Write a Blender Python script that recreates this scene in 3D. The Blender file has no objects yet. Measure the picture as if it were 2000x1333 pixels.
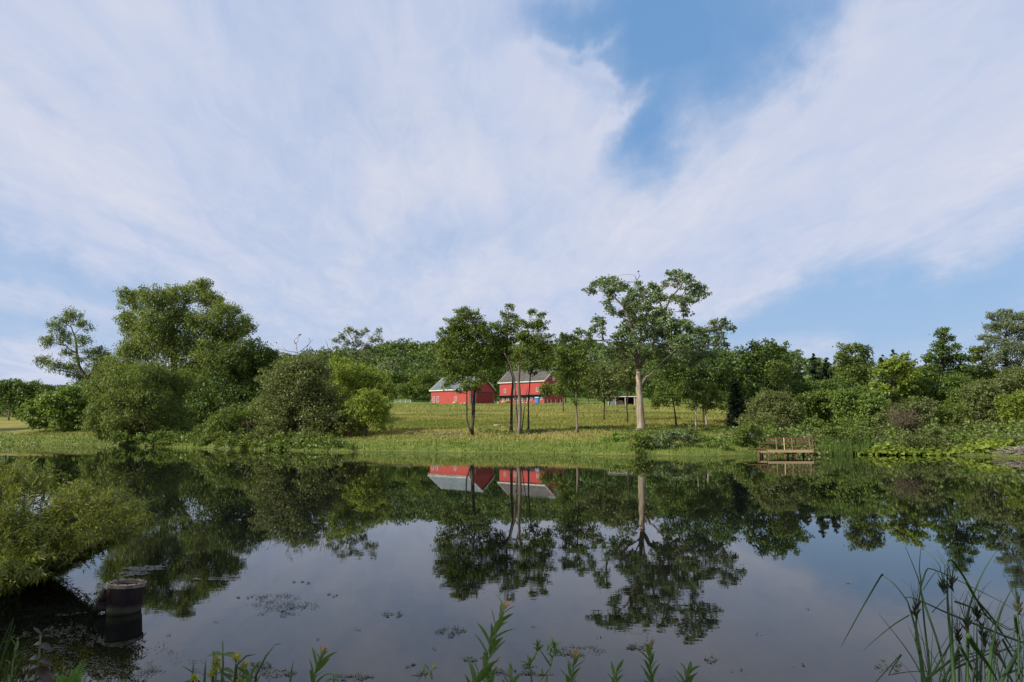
import bpy, math, random
import numpy as np
from mathutils import Vector, Matrix
rng = np.random.default_rng(11)
random.seed(5)
S = bpy.context.scene
COL = S.collection
R = math.radians

# ---------------------------------------------------------------- camera
CAMH = 2.5
PITCH = R(7.1)
F = 1333.0                       # focal length in pixels of a 2000 wide picture (24 mm on 36 mm)
cd = bpy.data.cameras.new('camera'); cam = bpy.data.objects.new('camera', cd); COL.objects.link(cam)
cam.location = (0, 0, CAMH); cam.rotation_euler = (math.pi/2 + PITCH, 0, 0)
cd.sensor_width = 36; cd.lens = 24; cd.clip_start = 0.05; cd.clip_end = 12000
S.camera = cam
S.render.resolution_x = 1024; S.render.resolution_y = 682
S.view_settings.view_transform = 'Standard'; S.view_settings.look = 'None'
S.view_settings.gamma = 1; S.view_settings.use_curve_mapping = False
S.view_settings.exposure = 0.33

def ray(px, py):
    u = (px-1000)/F; w = (666.5-py)/F
    return np.array([u, math.cos(PITCH)-w*math.sin(PITCH), math.sin(PITCH)+w*math.cos(PITCH)])
def at(px, py, D):
    d = ray(px, py); return np.array([0, 0, CAMH]) + d*(D/d[1])
def on_water(px, py):
    d = ray(px, py); return np.array([0, 0, CAMH]) + d*(-CAMH/d[2])

# ---------------------------------------------------------------- node expressions
class X:
    def __init__(s, nt, sock): s.nt = nt; s.s = sock
    def m(s, op, *a, clamp=False):
        n = s.nt.nodes.new('ShaderNodeMath'); n.operation = op; n.use_clamp = clamp
        for i, v in enumerate((s,)+a):
            if isinstance(v, X): s.nt.links.new(v.s, n.inputs[i])
            else: n.inputs[i].default_value = v
        return X(s.nt, n.outputs[0])
    def __add__(s, o): return s.m('ADD', o)
    def __radd__(s, o): return s.m('ADD', o)
    def __sub__(s, o): return s.m('SUBTRACT', o)
    def __rsub__(s, o): return (s*-1)+o
    def __mul__(s, o): return s.m('MULTIPLY', o)
    def __rmul__(s, o): return s.m('MULTIPLY', o)
    def __truediv__(s, o): return s.m('DIVIDE', o)
    def clamp(s): return s.m('ADD', 0.0, clamp=True)
    def smooth(s, a, b):
        n = s.nt.nodes.new('ShaderNodeMapRange'); n.interpolation_type = 'SMOOTHSTEP'
        s.nt.links.new(s.s, n.inputs[0]); n.inputs[1].default_value = a; n.inputs[2].default_value = b
        return X(s.nt, n.outputs[0])
def comb(nt, x, y, z):
    n = nt.nodes.new('ShaderNodeCombineXYZ')
    for i, v in enumerate((x, y, z)):
        if isinstance(v, X): nt.links.new(v.s, n.inputs[i])
        else: n.inputs[i].default_value = v
    return X(nt, n.outputs[0])
def sep(nt, v):
    n = nt.nodes.new('ShaderNodeSeparateXYZ'); nt.links.new(v.s, n.inputs[0])
    return [X(nt, o) for o in n.outputs]
def noise(nt, vec, scale=1, detail=4, rough=.5, dist=0, lac=2):
    n = nt.nodes.new('ShaderNodeTexNoise')
    if vec is not None: nt.links.new(vec.s, n.inputs['Vector'])
    n.inputs['Scale'].default_value = scale; n.inputs['Detail'].default_value = detail
    n.inputs['Roughness'].default_value = rough; n.inputs['Distortion'].default_value = dist
    n.inputs['Lacunarity'].default_value = lac
    return X(nt, n.outputs[0])
def mixc(nt, f, a, b):
    n = nt.nodes.new('ShaderNodeMix'); n.data_type = 'RGBA'
    for k, v in ((0, f), (6, a), (7, b)):
        if isinstance(v, X): nt.links.new(v.s, n.inputs[k])
        elif k == 0: n.inputs[0].default_value = v
        else: n.inputs[k].default_value = (*v, 1)
    return X(nt, n.outputs[2])

# ---------------------------------------------------------------- sky
SUN_AZ_V = Vector((-0.90, -0.43)).normalized()      # towards the sun, seen from above
SUN_EL = R(33)
world = bpy.data.worlds.new("World"); S.world = world; world.use_nodes = True
nt = world.node_tree; nt.nodes.clear()
sky = nt.nodes.new('ShaderNodeTexSky'); sky.sky_type = 'NISHITA'; sky.sun_disc = False
sky.sun_elevation = SUN_EL; sky.sun_rotation = math.atan2(SUN_AZ_V.x, SUN_AZ_V.y)
sky.air_density = 1.0; sky.dust_density = 0.6; sky.ozone_density = 2.2
tc = nt.nodes.new('ShaderNodeTexCoord')
dirv = X(nt, tc.outputs['Generated'])
dx, dy, dz = sep(nt, dirv)
zc = dz.m('MAXIMUM', 0.0) + 0.10
pl = comb(nt, dx/zc*1.0, dy/zc*0.42, 0.0)            # plane of the cirrus, streaks run away from the viewer
az = dx.m('ARCTAN2', dy); el = dz.m('ARCSINE')
wv = comb(nt, az, el, 0.0)
w1 = noise(nt, wv, 5.5, 5, .6); w2 = noise(nt, comb(nt, az+7.3, el+3.1, 2.0), 5.5, 5, .6)
azw = az + (w1-0.5)*0.22; elw = el + (w2-0.5)*0.17
def blob(px, py, rx, ry, rot=0):
    d = ray(px, py); d = d/np.linalg.norm(d); a0 = math.atan2(d[0], d[1]); e0 = math.asin(d[2])
    c, s = math.cos(R(rot)), math.sin(R(rot))
    a = azw-a0; e = elw-e0
    p = (a*c + e*s)*(F/rx); q = (e*c - a*s)*(F/ry)
    r = p*p + q*q
    return (r*-1.0).m('EXPONENT')
n_big = noise(nt, pl, 0.9, 3, .5, .3)
n_mid = noise(nt, comb(nt, dx/zc*1.4, dy/zc*0.62, 4.0), 1.5, 7, .58, 1.3)
n_fine = noise(nt, comb(nt, dx/zc*2.2+dy/zc*.3, dy/zc*0.8, 9.0), 3.6, 6, .62, 1.6)
dens = 0.80 + (n_big-0.5)*0.55 + (n_mid-0.5)*0.75 + (n_fine-0.5)*0.28
#            px    py   rx   ry  rot  amount   (negative: gap in the cloud, positive: thicker wisp)
for (a, b, rx, ry, rot, k) in [
    (1340, -30, 280, 150, -5, -.85), (1300, 140, 170, 140, 60, -.66), (1270, 290, 80, 90, 50, -.6), (1130, 40, 120, 40, -15, -.3), (1480, 130, 90, 60, 20, -.25),
    (1560, 60, 90, 70, 0, -.35), (1330, 420, 110, 60, 30, .3),
    (1800, 620, 440, 75, 6, -.8), (1950, 520, 260, 45, 14, -.55), (1500, 640, 200, 40, 10, -.45),
    (60, 520, 200, 26, -14, -.55), (120, 640, 240, 50, -8, -.6), (60, 230, 90, 40, -30, -.35), (330, 470, 140, 22, -25, -.3), (1050, 60, 120, 40, 10, -.25),
    (860, 500, 150, 40, 10, -.22), (560, 470, 200, 40, -25, -.15), (700, 660, 260, 40, 0, -.15),
    (250, 180, 50, 170, 25, .25), (150, 330, 260, 60, -25, .3), (1080, 180, 180, 50, -22, .35),
    (1150, 280, 130, 30, 25, .35), (1170, 150, 70, 16, -35, .4), (1210, 235, 90, 14, 20, .45), (1130, 90, 110, 14, 12, .3), (900, 330, 240, 60, 10, .3), (1750, 330, 420, 70, 18, .4),
    (1350, 560, 320, 50, 10, .35), (1750, 90, 260, 110, 25, .25), (200, 60, 300, 80, 0, .2)]:
    dens = dens + blob(a, b, rx, ry, rot)*k
fac = dens.smooth(-0.38, 1.0)
n_br = noise(nt, comb(nt, dx/zc*1.1, dy/zc*0.36, 14.0), 1.5, 7, .58, 1.0)
bright = ((n_br-0.5)*2.3 + (n_fine-0.5)*.7 + 0.42 + (dens-0.9)*0.5).clamp()
ccol = mixc(nt, bright, (5.4, 6.15, 8.1), (7.5, 7.5, 8.4))
# the low sky pales through thin air near the horizon
lowf = el.smooth(0.42, 0.06)
deep = mixc(nt, 0.6, X(nt, sky.outputs[0]), (2.1, 4.5, 8.3))
blue = mixc(nt, lowf*0.85, deep, (3.7, 5.3, 7.6))
skyc = mixc(nt, fac*0.90, blue, ccol)
bg = nt.nodes.new('ShaderNodeBackground'); nt.links.new(skyc.s, bg.inputs[0]); bg.inputs[1].default_value = 0.08
wo = nt.nodes.new('ShaderNodeOutputWorld'); nt.links.new(bg.outputs[0], wo.inputs[0])

sl = bpy.data.lights.new('sun', 'SUN'); so = bpy.data.objects.new('sun', sl); COL.objects.link(so)
sl.energy = 5.0; sl.angle = R(0.55); sl.color = (1.0, 0.93, 0.82)
sv = Vector((SUN_AZ_V.x*math.cos(SUN_EL), SUN_AZ_V.y*math.cos(SUN_EL), math.sin(SUN_EL)))
so.rotation_euler = sv.to_track_quat('Z', 'Y').to_euler(); so.location = (-30, -20, 40)

# ---------------------------------------------------------------- materials
def new_mat(name):
    m = bpy.data.materials.new(name); m.use_nodes = True
    nt = m.node_tree; nt.nodes.clear()
    out = nt.nodes.new('ShaderNodeOutputMaterial')
    return m, nt, out
def principled(nt, out, rough=.8, spec=.3):
    p = nt.nodes.new('ShaderNodeBsdfPrincipled'); nt.links.new(p.outputs[0], out.inputs[0])
    p.inputs['Roughness'].default_value = rough; p.inputs['Specular IOR Level'].default_value = spec
    return p
def plain(name, c1, c2=None, scale=2.0, rough=.8, spec=.3, stretch=(1, 1, 1), bump=0.0, metal=0):
    m, nt, out = new_mat(name); p = principled(nt, out, rough, spec); p.inputs['Metallic'].default_value = metal
    if c2 is None: c2 = tuple(v*.7 for v in c1)
    tc = nt.nodes.new('ShaderNodeTexCoord'); mp = nt.nodes.new('ShaderNodeMapping')
    nt.links.new(tc.outputs['Object'], mp.inputs[0]); mp.inputs['Scale'].default_value = stretch
    f = noise(nt, X(nt, mp.outputs[0]), scale, 6, .6)
    c = mixc(nt, f.smooth(.35, .65), c1, c2); nt.links.new(c.s, p.inputs['Base Color'])
    if bump:
        b = nt.nodes.new('ShaderNodeBump'); b.inputs['Distance'].default_value = bump
        nt.links.new(f.s, b.inputs['Height']); nt.links.new(b.outputs[0], p.inputs['Normal'])
    return m
def foliage(name, c1, c2, trans=.35, spec=.35, rough=.5):
    """leaf material: colour differs leaf by leaf through the face attribute 'tint'"""
    m, nt, out = new_mat(name)
    a = nt.nodes.new('ShaderNodeAttribute'); a.attribute_name = 'tint'
    t = X(nt, a.outputs['Fac'])
    c = mixc(nt, t, c1, c2)
    p = nt.nodes.new('ShaderNodeBsdfPrincipled'); p.inputs['Roughness'].default_value = rough
    p.inputs['Specular IOR Level'].default_value = spec
    nt.links.new(c.s, p.inputs['Base Color'])
    tr = nt.nodes.new('ShaderNodeBsdfTranslucent')
    c2_ = mixc(nt, .5, c, (c2[0]*1.5, c2[1]*1.35, c2[2]*.5)); nt.links.new(c2_.s, tr.inputs[0])
    mx = nt.nodes.new('ShaderNodeMixShader'); mx.inputs[0].default_value = trans
    nt.links.new(p.outputs[0], mx.inputs[1]); nt.links.new(tr.outputs[0], mx.inputs[2])
    nt.links.new(mx.outputs[0], out.inputs[0])
    return m
M = {}
M['willow'] = foliage('willow_leaves', (0.079, 0.122, 0.027), (0.183, 0.244, 0.049), .4)
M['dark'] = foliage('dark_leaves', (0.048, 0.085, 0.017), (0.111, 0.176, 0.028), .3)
M['mid'] = foliage('mid_green_leaves', (0.080, 0.121, 0.020), (0.159, 0.219, 0.036), .35)
M['olive'] = foliage('olive_leaves', (0.092, 0.121, 0.037), (0.176, 0.212, 0.064), .35)
M['cotton'] = foliage('cottonwood_leaves', (0.085, 0.135, 0.050), (0.176, 0.240, 0.092), .3, .45, .42)
M['lime'] = foliage('lime_leaves', (0.134, 0.195, 0.027), (0.256, 0.329, 0.043), .4)
M['vine'] = foliage('vine_leaves', (0.091, 0.146, 0.027), (0.171, 0.256, 0.043), .35)
M['ash'] = foliage('ash_leaves', (0.121, 0.155, 0.078), (0.212, 0.262, 0.121), .35, .45)
M['pine'] = foliage('pine_needles', (.022, .045, .022), (.060, .090, .040), .15)
M['wood_far'] = foliage('hill_leaves', (0.057, 0.095, 0.017), (0.112, 0.165, 0.028), .25)
M['reed'] = foliage('reed_blades', (.075, .130, .025), (.155, .230, .045), .3)
M['grass'] = foliage('grass_blades', (.120, .175, .028), (.380, .330, .110), .3, .2, .6)
M['shoregrass'] = foliage('shore_grass_blades', (.105, .165, .024), (.215, .260, .048), .3)
M['shrub_near'] = foliage('near_willow_leaves', (.070, .110, .016), (.230, .260, .045), .4)
M['bark_limb'] = plain('grey_brown_limb_bark', (.20, .17, .13), (.11, .09, .07), 3.5, .9, .1, (1.6, 1.6, .22), .04)
M['browntwig'] = plain('brown_twigs', (.135, .105, .06), (.09, .075, .045), 3)
M['redtwig'] = plain('red_twigs', (.12, .06, .045), (.20, .11, .08), 3)
M['bark'] = plain('bark', (.20, .165, .125), (.10, .085, .065), 3, .9, .1, (1, 1, .25), .03)
M['bark_pale'] = plain('pale_bark', (.36, .30, .22), (.20, .165, .12), 3.5, .9, .1, (1.6, 1.6, .22), .06)
M['bark_dark'] = plain('dark_bark', (.075, .062, .048), (.045, .036, .028), 3, .9, .1, (1, 1, .3), .03)
M['deadwood'] = plain('dead_wood', (.33, .29, .25), (.20, .17, .14), 3, .9, .1)

# ---------------------------------------------------------------- mesh helpers
def np_mesh(name, V, Fc, nside, tint=None, mat=None, smooth=False):
    V = np.asarray(V, dtype=np.float32); Fc = np.asarray(Fc, dtype=np.int32).reshape(-1, nside)
    me = bpy.data.meshes.new(name); me.vertices.add(len(V)); me.vertices.foreach_set('co', V.ravel())
    me.loops.add(Fc.size); me.loops.foreach_set('vertex_index', Fc.ravel())
    me.polygons.add(len(Fc)); me.polygons.foreach_set('loop_start', np.arange(0, Fc.size, nside, dtype=np.int32))
    me.update(calc_edges=True)
    if tint is not None:
        a = me.attributes.new('tint', 'FLOAT', 'FACE'); a.data.foreach_set('value', np.asarray(tint, dtype=np.float32))
    if smooth: me.polygons.foreach_set('use_smooth', np.ones(len(Fc), dtype=bool))
    if mat: me.materials.append(mat)
    return me
def link(name, me, parent=None, loc=None):
    o = bpy.data.objects.new(name, me); COL.objects.link(o)
    if parent is not None: o.parent = parent
    if loc is not None: o.location = tuple(float(v) for v in loc)
    return o
def tag(o, label=None, cat=None, group=None, kind=None):
    if label: o['label'] = label
    if cat: o['category'] = cat
    if group: o['group'] = group
    if kind: o['kind'] = kind
    return o
def thing(name, label, cat, loc=(0, 0, 0), rz=0, group=None):
    o = link(name, None, None, loc); o.rotation_euler = (0, 0, rz); o.empty_display_size = .3
    return tag(o, label, cat, group)
class MB:
    def __init__(s): s.v = []; s.f = []
    def box(s, x0, x1, y0, y1, z0, z1):
        b = len(s.v)
        s.v += [(x0,y0,z0),(x1,y0,z0),(x1,y1,z0),(x0,y1,z0),(x0,y0,z1),(x1,y0,z1),(x1,y1,z1),(x0,y1,z1)]
        s.f += [(b,b+3,b+2,b+1),(b+4,b+5,b+6,b+7),(b,b+1,b+5,b+4),(b+1,b+2,b+6,b+5),(b+2,b+3,b+7,b+6),(b+3,b,b+4,b+7)]
        return s
    def poly(s, pts):
        b = len(s.v); s.v += [tuple(p) for p in pts]; s.f.append(tuple(range(b, b+len(pts)))); return s
    def prism(s, pts, off):
        """closed outline (3d points) pushed along off"""
        n = len(pts); b = len(s.v)
        s.v += [tuple(p) for p in pts] + [tuple(np.add(p, off)) for p in pts]
        s.f.append(tuple(range(b, b+n))[::-1]); s.f.append(tuple(range(b+n, b+2*n)))
        for i in range(n): s.f.append((b+i, b+(i+1) % n, b+n+(i+1) % n, b+n+i))
        return s
    def tube(s, pts, rad, n=6, cap=True):
        pts = np.asarray(pts, float); k = len(pts)
        if np.isscalar(rad): rad = [rad]*k
        b = len(s.v); prev = None
        for i in range(k):
            t = pts[min(i+1, k-1)]-pts[max(i-1, 0)]; t = t/(np.linalg.norm(t)+1e-9)
            if prev is None:
                h = np.array([1, 0, 0]) if abs(t[2]) > .7 else np.array([0, 0, 1]); u = np.cross(t, h)
            else: u = prev - t*np.dot(prev, t)
            u = u/(np.linalg.norm(u)+1e-9); prev = u; w = np.cross(t, u)
            for j in range(n):
                a = 2*math.pi*j/n; s.v.append(tuple(pts[i]+rad[i]*(math.cos(a)*u+math.sin(a)*w)))
        for i in range(k-1):
            for j in range(n):
                s.f.append((b+i*n+j, b+i*n+(j+1) % n, b+(i+1)*n+(j+1) % n, b+(i+1)*n+j))
        if cap:
            s.f.append(tuple(b+j for j in range(n))[::-1]); s.f.append(tuple(b+(k-1)*n+j for j in range(n)))
        return s
    def mesh(s, name, mat, smooth=False):
        me = bpy.data.meshes.new(name); me.from_pydata(s.v, [], s.f)
        if mat: me.materials.append(mat)
        if smooth:
            for p in me.polygons: p.use_smooth = True
        return me
    def build(s, name, mat, parent=None, smooth=False, loc=None):
        return link(name, s.mesh(name, mat, smooth), parent, loc)
def nrm(a): return a/(np.linalg.norm(a, axis=-1, keepdims=True)+1e-9)
def leaf_arrays(c, axis, nor, s, w, fold=.15):
    """diamond leaves folded along the midrib. c,axis,nor: Nx3; s: N lengths"""
    axis = nrm(axis); side = nrm(np.cross(axis, nor)); n = np.cross(side, axis)
    s = s[:, None]; ww = s*w
    a = c-axis*s*.5; b = c+side*ww*.5+n*s*fold; d = c+axis*s*.5; e = c-side*ww*.5+n*s*fold
    V = np.stack([a, b, d, e], 1).reshape(-1, 3)
    return V, np.arange(len(c)*4, dtype=np.int32).reshape(-1, 4)
def bez(p0, p1, p2, n):
    t = np.linspace(0, 1, n)[:, None]
    return (1-t)**2*p0+2*t*(1-t)*p1+t*t*p2
# ---------------------------------------------------------------- terrain
SH = [(-200, 862), (0, 867), (200, 869), (330, 874), (480, 878), (640, 882), (760, 883), (900, 885), (1100, 887), (1220, 891),
      (1400, 891), (1500, 889), (1620, 886), (1800, 888), (1920, 892), (2000, 895), (2200, 905)]
_su = np.array([on_water(a, b)[0]/on_water(a, b)[1] for a, b in SH]); _sy = np.array([on_water(a, b)[1] for a, b in SH])
def vnoise(x, y, f, seed=0):
    return (np.sin(x*f*1.3+seed)*np.cos(y*f*1.1+seed*1.7)+.6*np.sin(x*f*2.7+y*f*1.9+seed*2.3)+.4*np.cos(x*f*4.3-y*f*5.1+seed))/2
def sstep(a, b, x):
    t = np.clip((x-a)/(b-a), 0, 1); return t*t*(3-2*t)
def shore_y(u): return np.interp(u, _su, _sy)
def ground(x, y):
    x = np.asarray(x, float); y = np.asarray(y, float)
    yy = np.maximum(y, 1.0)
    far = y-shore_y(np.clip(x/yy, -.9, .9)) + vnoise(x, y, .8)*.35 + vnoise(x, y, .33, 6)*.9
    side = np.maximum(-96-x+vnoise(x, y, .1)*4, x-50+vnoise(x, y, .1)*3)
    d = np.maximum(far, side*.7)
    d0 = np.maximum(d, 0)
    zf = .10*(d0 > 0) + .95*(1-np.exp(-d0/4.5)) + .0515*d0
    zf = np.where(d0 > 0, zf+vnoise(x, y, .12)*.25*sstep(3, 25, d0), 0)
    zf = np.where(d0 > 215, zf*0+zf, zf)
    # wooded hill behind the barns
    hill = 25*sstep(305, 470, y)*np.exp(-((x-5)/240.)**2)
    hill = hill+vnoise(x, y, .02)*2.5*sstep(280, 350, y)
    nb = 4.4+vnoise(x, y, 1.1)*.4+7.0*sstep(-7.2, -10.5, x) - y
    zn = np.where(nb > 0, 1.0*(1-np.exp(-np.maximum(nb, 0)/1.6)), 0)
    land = np.maximum(d, nb)
    bed = -np.minimum(1.5, np.maximum(-land, 0)*.35)-.02
    return np.where(land > 0, np.maximum(zf+hill*(d > 0), zn)+.02, bed)
def gz(x, y): return float(ground(x, y))

def build_ground():
    xs = np.unique(np.concatenate([np.linspace(-3500, -420, 14), np.linspace(-420, -110, 24), np.arange(-110, 70, 1.25),
                                   np.linspace(70, 420, 26), np.linspace(420, 3500, 14)]))
    ys = np.unique(np.concatenate([np.linspace(-1500, -20, 10), np.arange(-20, 14, .6), np.arange(14, 52, 2.5), np.arange(52, 112, .5),
                                   np.arange(112, 300, 4), np.linspace(300, 620, 30), np.linspace(620, 5000, 16)]))
    XX, YY = np.meshgrid(xs, ys); Z = ground(XX, YY)
    V = np.stack([XX, YY, Z], -1).reshape(-1, 3); nx = len(xs)
    i, j = np.meshgrid(np.arange(nx-1), np.arange(len(ys)-1)); a = (j*nx+i).ravel()
    Fc = np.stack([a, a+1, a+nx+1, a+nx], 1)
    m, nt, out = new_mat('meadow_ground'); p = principled(nt, out, .95, .1)
    g = nt.nodes.new('ShaderNodeNewGeometry'); P = X(nt, g.outputs['Position']); x, y, z = sep(nt, P)
    sc = comb(nt, x*.35, y, z)
    n1 = noise(nt, sc, .09, 5, .6); n2 = noise(nt, sc, .8, 5, .65); n3 = noise(nt, P, 6, 4, .6)
    gold = mixc(nt, n3, (.32, .27, .085), (.21, .20, .055)); green = mixc(nt, n3, (.08, .12, .022), (.14, .165, .034))
    c = mixc(nt, ((n1-.5)*2.6+(n2-.5)*1.2+.50).clamp(), green, gold)
    lawn = mixc(nt, n3, (.09, .15, .03), (.12, .185, .04))
    c = mixc(nt, (y+(n1-.5)*16).smooth(212, 222), c, lawn)
    low = z.smooth(1.35, .8)
    c = mixc(nt, low, c, mixc(nt, n2.smooth(.35, .6), (.082, .125, .022), (.145, .17, .038)))
    soil = mixc(nt, n3, (.16, .12, .075), (.25, .20, .13))
    strip = z.smooth(1.3, 1.42)*z.smooth(1.95, 1.75)*((n2-.5)*4+.35).clamp()*x.smooth(-20, -12)
    c = mixc(nt, strip*.8, c, soil)
    c = mixc(nt, z.smooth(.12, .0), c, (.085, .09, .032))
    nt.links.new(c.s, p.inputs['Base Color'])
    b = nt.nodes.new('ShaderNodeBump'); b.inputs['Distance'].default_value = .12
    nt.links.new(n3.s, b.inputs['Height']); nt.links.new(b.outputs[0], p.inputs['Normal'])
    o = link('ground', np_mesh('ground', V, Fc, 4, mat=m, smooth=True)); tag(o, kind='structure')
build_ground()

def build_water():
    m, nt, out = new_mat('pond_water'); p = principled(nt, out, 0.0, .5)
    p.inputs['Base Color'].default_value = (.005, .006, .005, 1); p.inputs['IOR'].default_value = 1.345
    g = nt.nodes.new('ShaderNodeNewGeometry'); P = X(nt, g.outputs['Position']); x, y, z = sep(nt, P)
    a = noise(nt, comb(nt, x*.8, y*1.6, 0.0), 1.5, 3, .5); b_ = noise(nt, comb(nt, x*.3, y, 4.0), .13, 3, .5)
    f = noise(nt, comb(nt, x*1.2, y*2.0, 7.0), 5.0, 2, .5)
    b = nt.nodes.new('ShaderNodeBump'); b.inputs['Distance'].default_value = .00075; b.inputs['Strength'].default_value = 1
    h = (a + f*.22)*(b_.smooth(.42, .62)*.8+.35)
    nt.links.new(h.s, b.inputs['Height']); nt.links.new(b.outputs[0], p.inputs['Normal'])
    xs = np.linspace(-110, 70, 10); ys = np.linspace(-8, 118, 8); XX, YY = np.meshgrid(xs, ys)
    V = np.stack([XX, YY, XX*0], -1).reshape(-1, 3); nx = len(xs)
    i, j = np.meshgrid(np.arange(nx-1), np.arange(len(ys)-1)); q = (j*nx+i).ravel()
    o = link('pond_water', np_mesh('pond_water', V, np.stack([q, q+1, q+nx+1, q+nx], 1), 4, mat=m)); tag(o, kind='structure')
build_water()

# ---------------------------------------------------------------- trees
LAIK = 1.0
def crown_leaves(blobs, s, asp, lai, droop=0., up=.35, hollow=.5, clump=.24, flat=.85, tintshift=0.):
    """blobs: list (centre, radius). Leaves gathered in clumps near the blobs' outer parts."""
    C_, A_, N_, T_, S_ = [], [], [], [], []
    for c, r in blobs:
        r = r*1.22; n = int(2.1*lai*math.pi*r*r/(.5*asp*s*s)*LAIK*.86); n = max(n, 24)
        per = 30; k = max(7, n//per)
        d = nrm(rng.normal(size=(k, 3)))
        d[:, 2] = np.where((d[:, 2] < -.3) & (rng.random(k) < .5), -d[:, 2], d[:, 2])
        rad = r*(hollow+(1-hollow)*rng.random(k)**.6)*(.78+.40*rng.random(k))
        cc = c+d*rad[:, None]*np.array([1, 1, flat])
        idx = rng.integers(0, k, n)
        cr = r*clump*(.6+.8*rng.random(k)); cr = np.maximum(cr, s*1.2)
        off = rng.normal(size=(n, 3))*cr[idx][:, None]*np.array([.62, .62, .42+.35*droop])
        off[:, 2] -= droop*np.abs(rng.normal(size=n))*cr[idx]*.8
        pos = cc[idx]+off
        fill = rng.random(n) < .16
        pos[fill] = c+nrm(rng.normal(size=(fill.sum(), 3)))*r*(rng.random(fill.sum())**.45)[:, None]*np.array([1, 1, flat])
        out = nrm(pos-c)
        nor = nrm(out*.45+np.array([0, 0, up])+rng.normal(size=(n, 3))*.5)
        ax = rng.normal(size=(n, 3))+out*.5; ax[:, 2] -= .3+2.2*droop
        C_.append(pos); A_.append(ax); N_.append(nor); S_.append(s*(.65+.7*rng.random(n)))
        ct = rng.random(k); T_.append(np.clip(ct[idx]*.55+rng.random(n)*.45+tintshift, 0, 1))
    c = np.concatenate(C_); V, Fc = leaf_arrays(c, np.concatenate(A_), np.concatenate(N_), np.concatenate(S_), asp)
    return V, Fc, np.concatenate(T_)
LEAFCOUNT = [0]
def wob(pts, amt):
    p = np.array(pts, float); p[1:-1] += rng.normal(size=(len(p)-2, 3))*amt; return p
def densify(pts, amt, n=3):
    out = []
    for a, b in zip(pts[:-1], pts[1:]):
        for t in range(n): out.append(np.asarray(a)*(1-t/n)+np.asarray(b)*t/n)
    out.append(np.asarray(pts[-1])); return wob(out, amt)
def tree(name, label, cat, D, base, blobs, mat, bark='bark', stems=None, r0=None, leafk=.0030, asp=.62, lai=1.7, droop=0.,
         spread=.5, group=None, limbs=None, limb_r=.5, twigs=5, up=.35, hollow=.38, clump=.24, flat=.85, sink=0.25, keep=False, tint=0., lbark=None):
    """base: (px[,depth]) of the foot; blobs in pixels of the photograph (px, py, r[, depth offset]) set on real depths"""
    bx = at(base, 850, D)[0]; bz = gz(bx, D)
    root = thing(name, label, cat, (bx, D, bz), 0, group); org = np.array([bx, D, bz])
    half = max(1.0, (max(b[0] for b in blobs)-min(b[0] for b in blobs))/F*D*.5)
    B = []
    for b in blobs:
        dd = b[3] if len(b) > 3 else float(np.clip(rng.normal(), -1.4, 1.4))*spread*half*.6
        Dk = D+dd; c = at(b[0], b[1], Dk)
        while Dk > .62*D and Dk > shore_y(c[0]/Dk)+.3 and c[2] < gz(c[0], Dk)+.25*b[2]/F*Dk: Dk -= .5; c = at(b[0], b[1], Dk)
        r = b[2]/F*Dk
        c[2] = max(c[2], gz(c[0], c[1])+r*.25)
        B.append((c-org, r))
    cz = np.mean([b[0][2] for b in B]); top = max(b[0][2]+b[1] for b in B)
    if r0 is None: r0 = max(.07, .022*top)
    # trunks
    paths = []
    if stems:
        for k, st in enumerate(stems):
            pts = [at(a, b, D+(0 if k == 0 else rng.uniform(-.7, .7)))-org for a, b in st]
            rr = r0*(1 if k == 0 else .6)
            pts[0][2] = gz(pts[0][0]+bx, pts[0][1]+D)-bz-sink
            P_ = densify(pts, rr*.09); rad = np.linspace(rr, rr*.42, len(P_)); rad[0] *= 1.7; rad[1] *= 1.08
            paths.append((P_, rad)); MB().tube(P_, rad, 9).build('trunk', M[bark], root, True)
    else:
        low = min(B, key=lambda b: b[0][2]); tp = np.array([np.mean([b[0][0] for b in B])*.6, np.mean([b[0][1] for b in B])*.5, max(cz, .4*top)])
        P_ = densify([np.array([0, 0, -sink]), tp*np.array([.25, .25, .5]), tp], r0*.5); rad = np.linspace(r0, r0*.45, len(P_))
        paths.append((P_, rad)); MB().tube(P_, rad, 8).build('trunk', M[bark], root, True)
    if limbs:
        for lr, ln in limbs:
            pts = [at(a, b, D+(q*half*.5 if i else 0))-org for i, (a, b, q) in enumerate(ln)]
            P_ = densify(pts, lr*.5); rad = np.linspace(lr, lr*.3, len(P_)); paths.append((P_, rad))
            MB().tube(P_, rad, 7).build('limb', M[lbark or bark], root, True)
    # branches to every clump of the crown
    AP = np.concatenate([p for p, r in paths]); AR = np.concatenate([r for p, r in paths])
    mb = MB()
    for c, r in B:
        ok = AP[:, 2] < c[2]+.2*r
        dist = np.linalg.norm(AP-c, axis=1)+np.where(ok, 0, 1e3)+np.maximum(0, .25*top-AP[:, 2])*1.5
        q = int(np.argmin(dist)); p0 = AP[q]; L = np.linalg.norm(c-p0)
        rr = min(AR[q]*.7, max(.03, limb_r*.03*r+.012*L))
        mid = p0*.5+c*.5+np.array([0, 0, L*.12])+rng.normal(size=3)*L*.08
        path = bez(p0, mid, c, 6); mb.tube(path, np.linspace(rr, rr*.45, 6), 5, False)
        for t in range(twigs):
            d = nrm(rng.normal(size=3)); d[2] = abs(d[2])*.8-.15
            e = c+d*r*(.75+.3*rng.random()); s_ = path[rng.integers(3, 6)]
            mb.tube(bez(s_, (s_+e)*.5+rng.normal(size=3)*r*.12, e, 4), np.linspace(rr*.45, .008+.0001*D, 4), 4, False)
    tag(mb.build('branches', M[lbark or bark], root, True), kind='stuff')
    V, Fc, T = crown_leaves(B, leafk*D, asp, lai, droop, up, hollow, clump, flat, tint)
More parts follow.
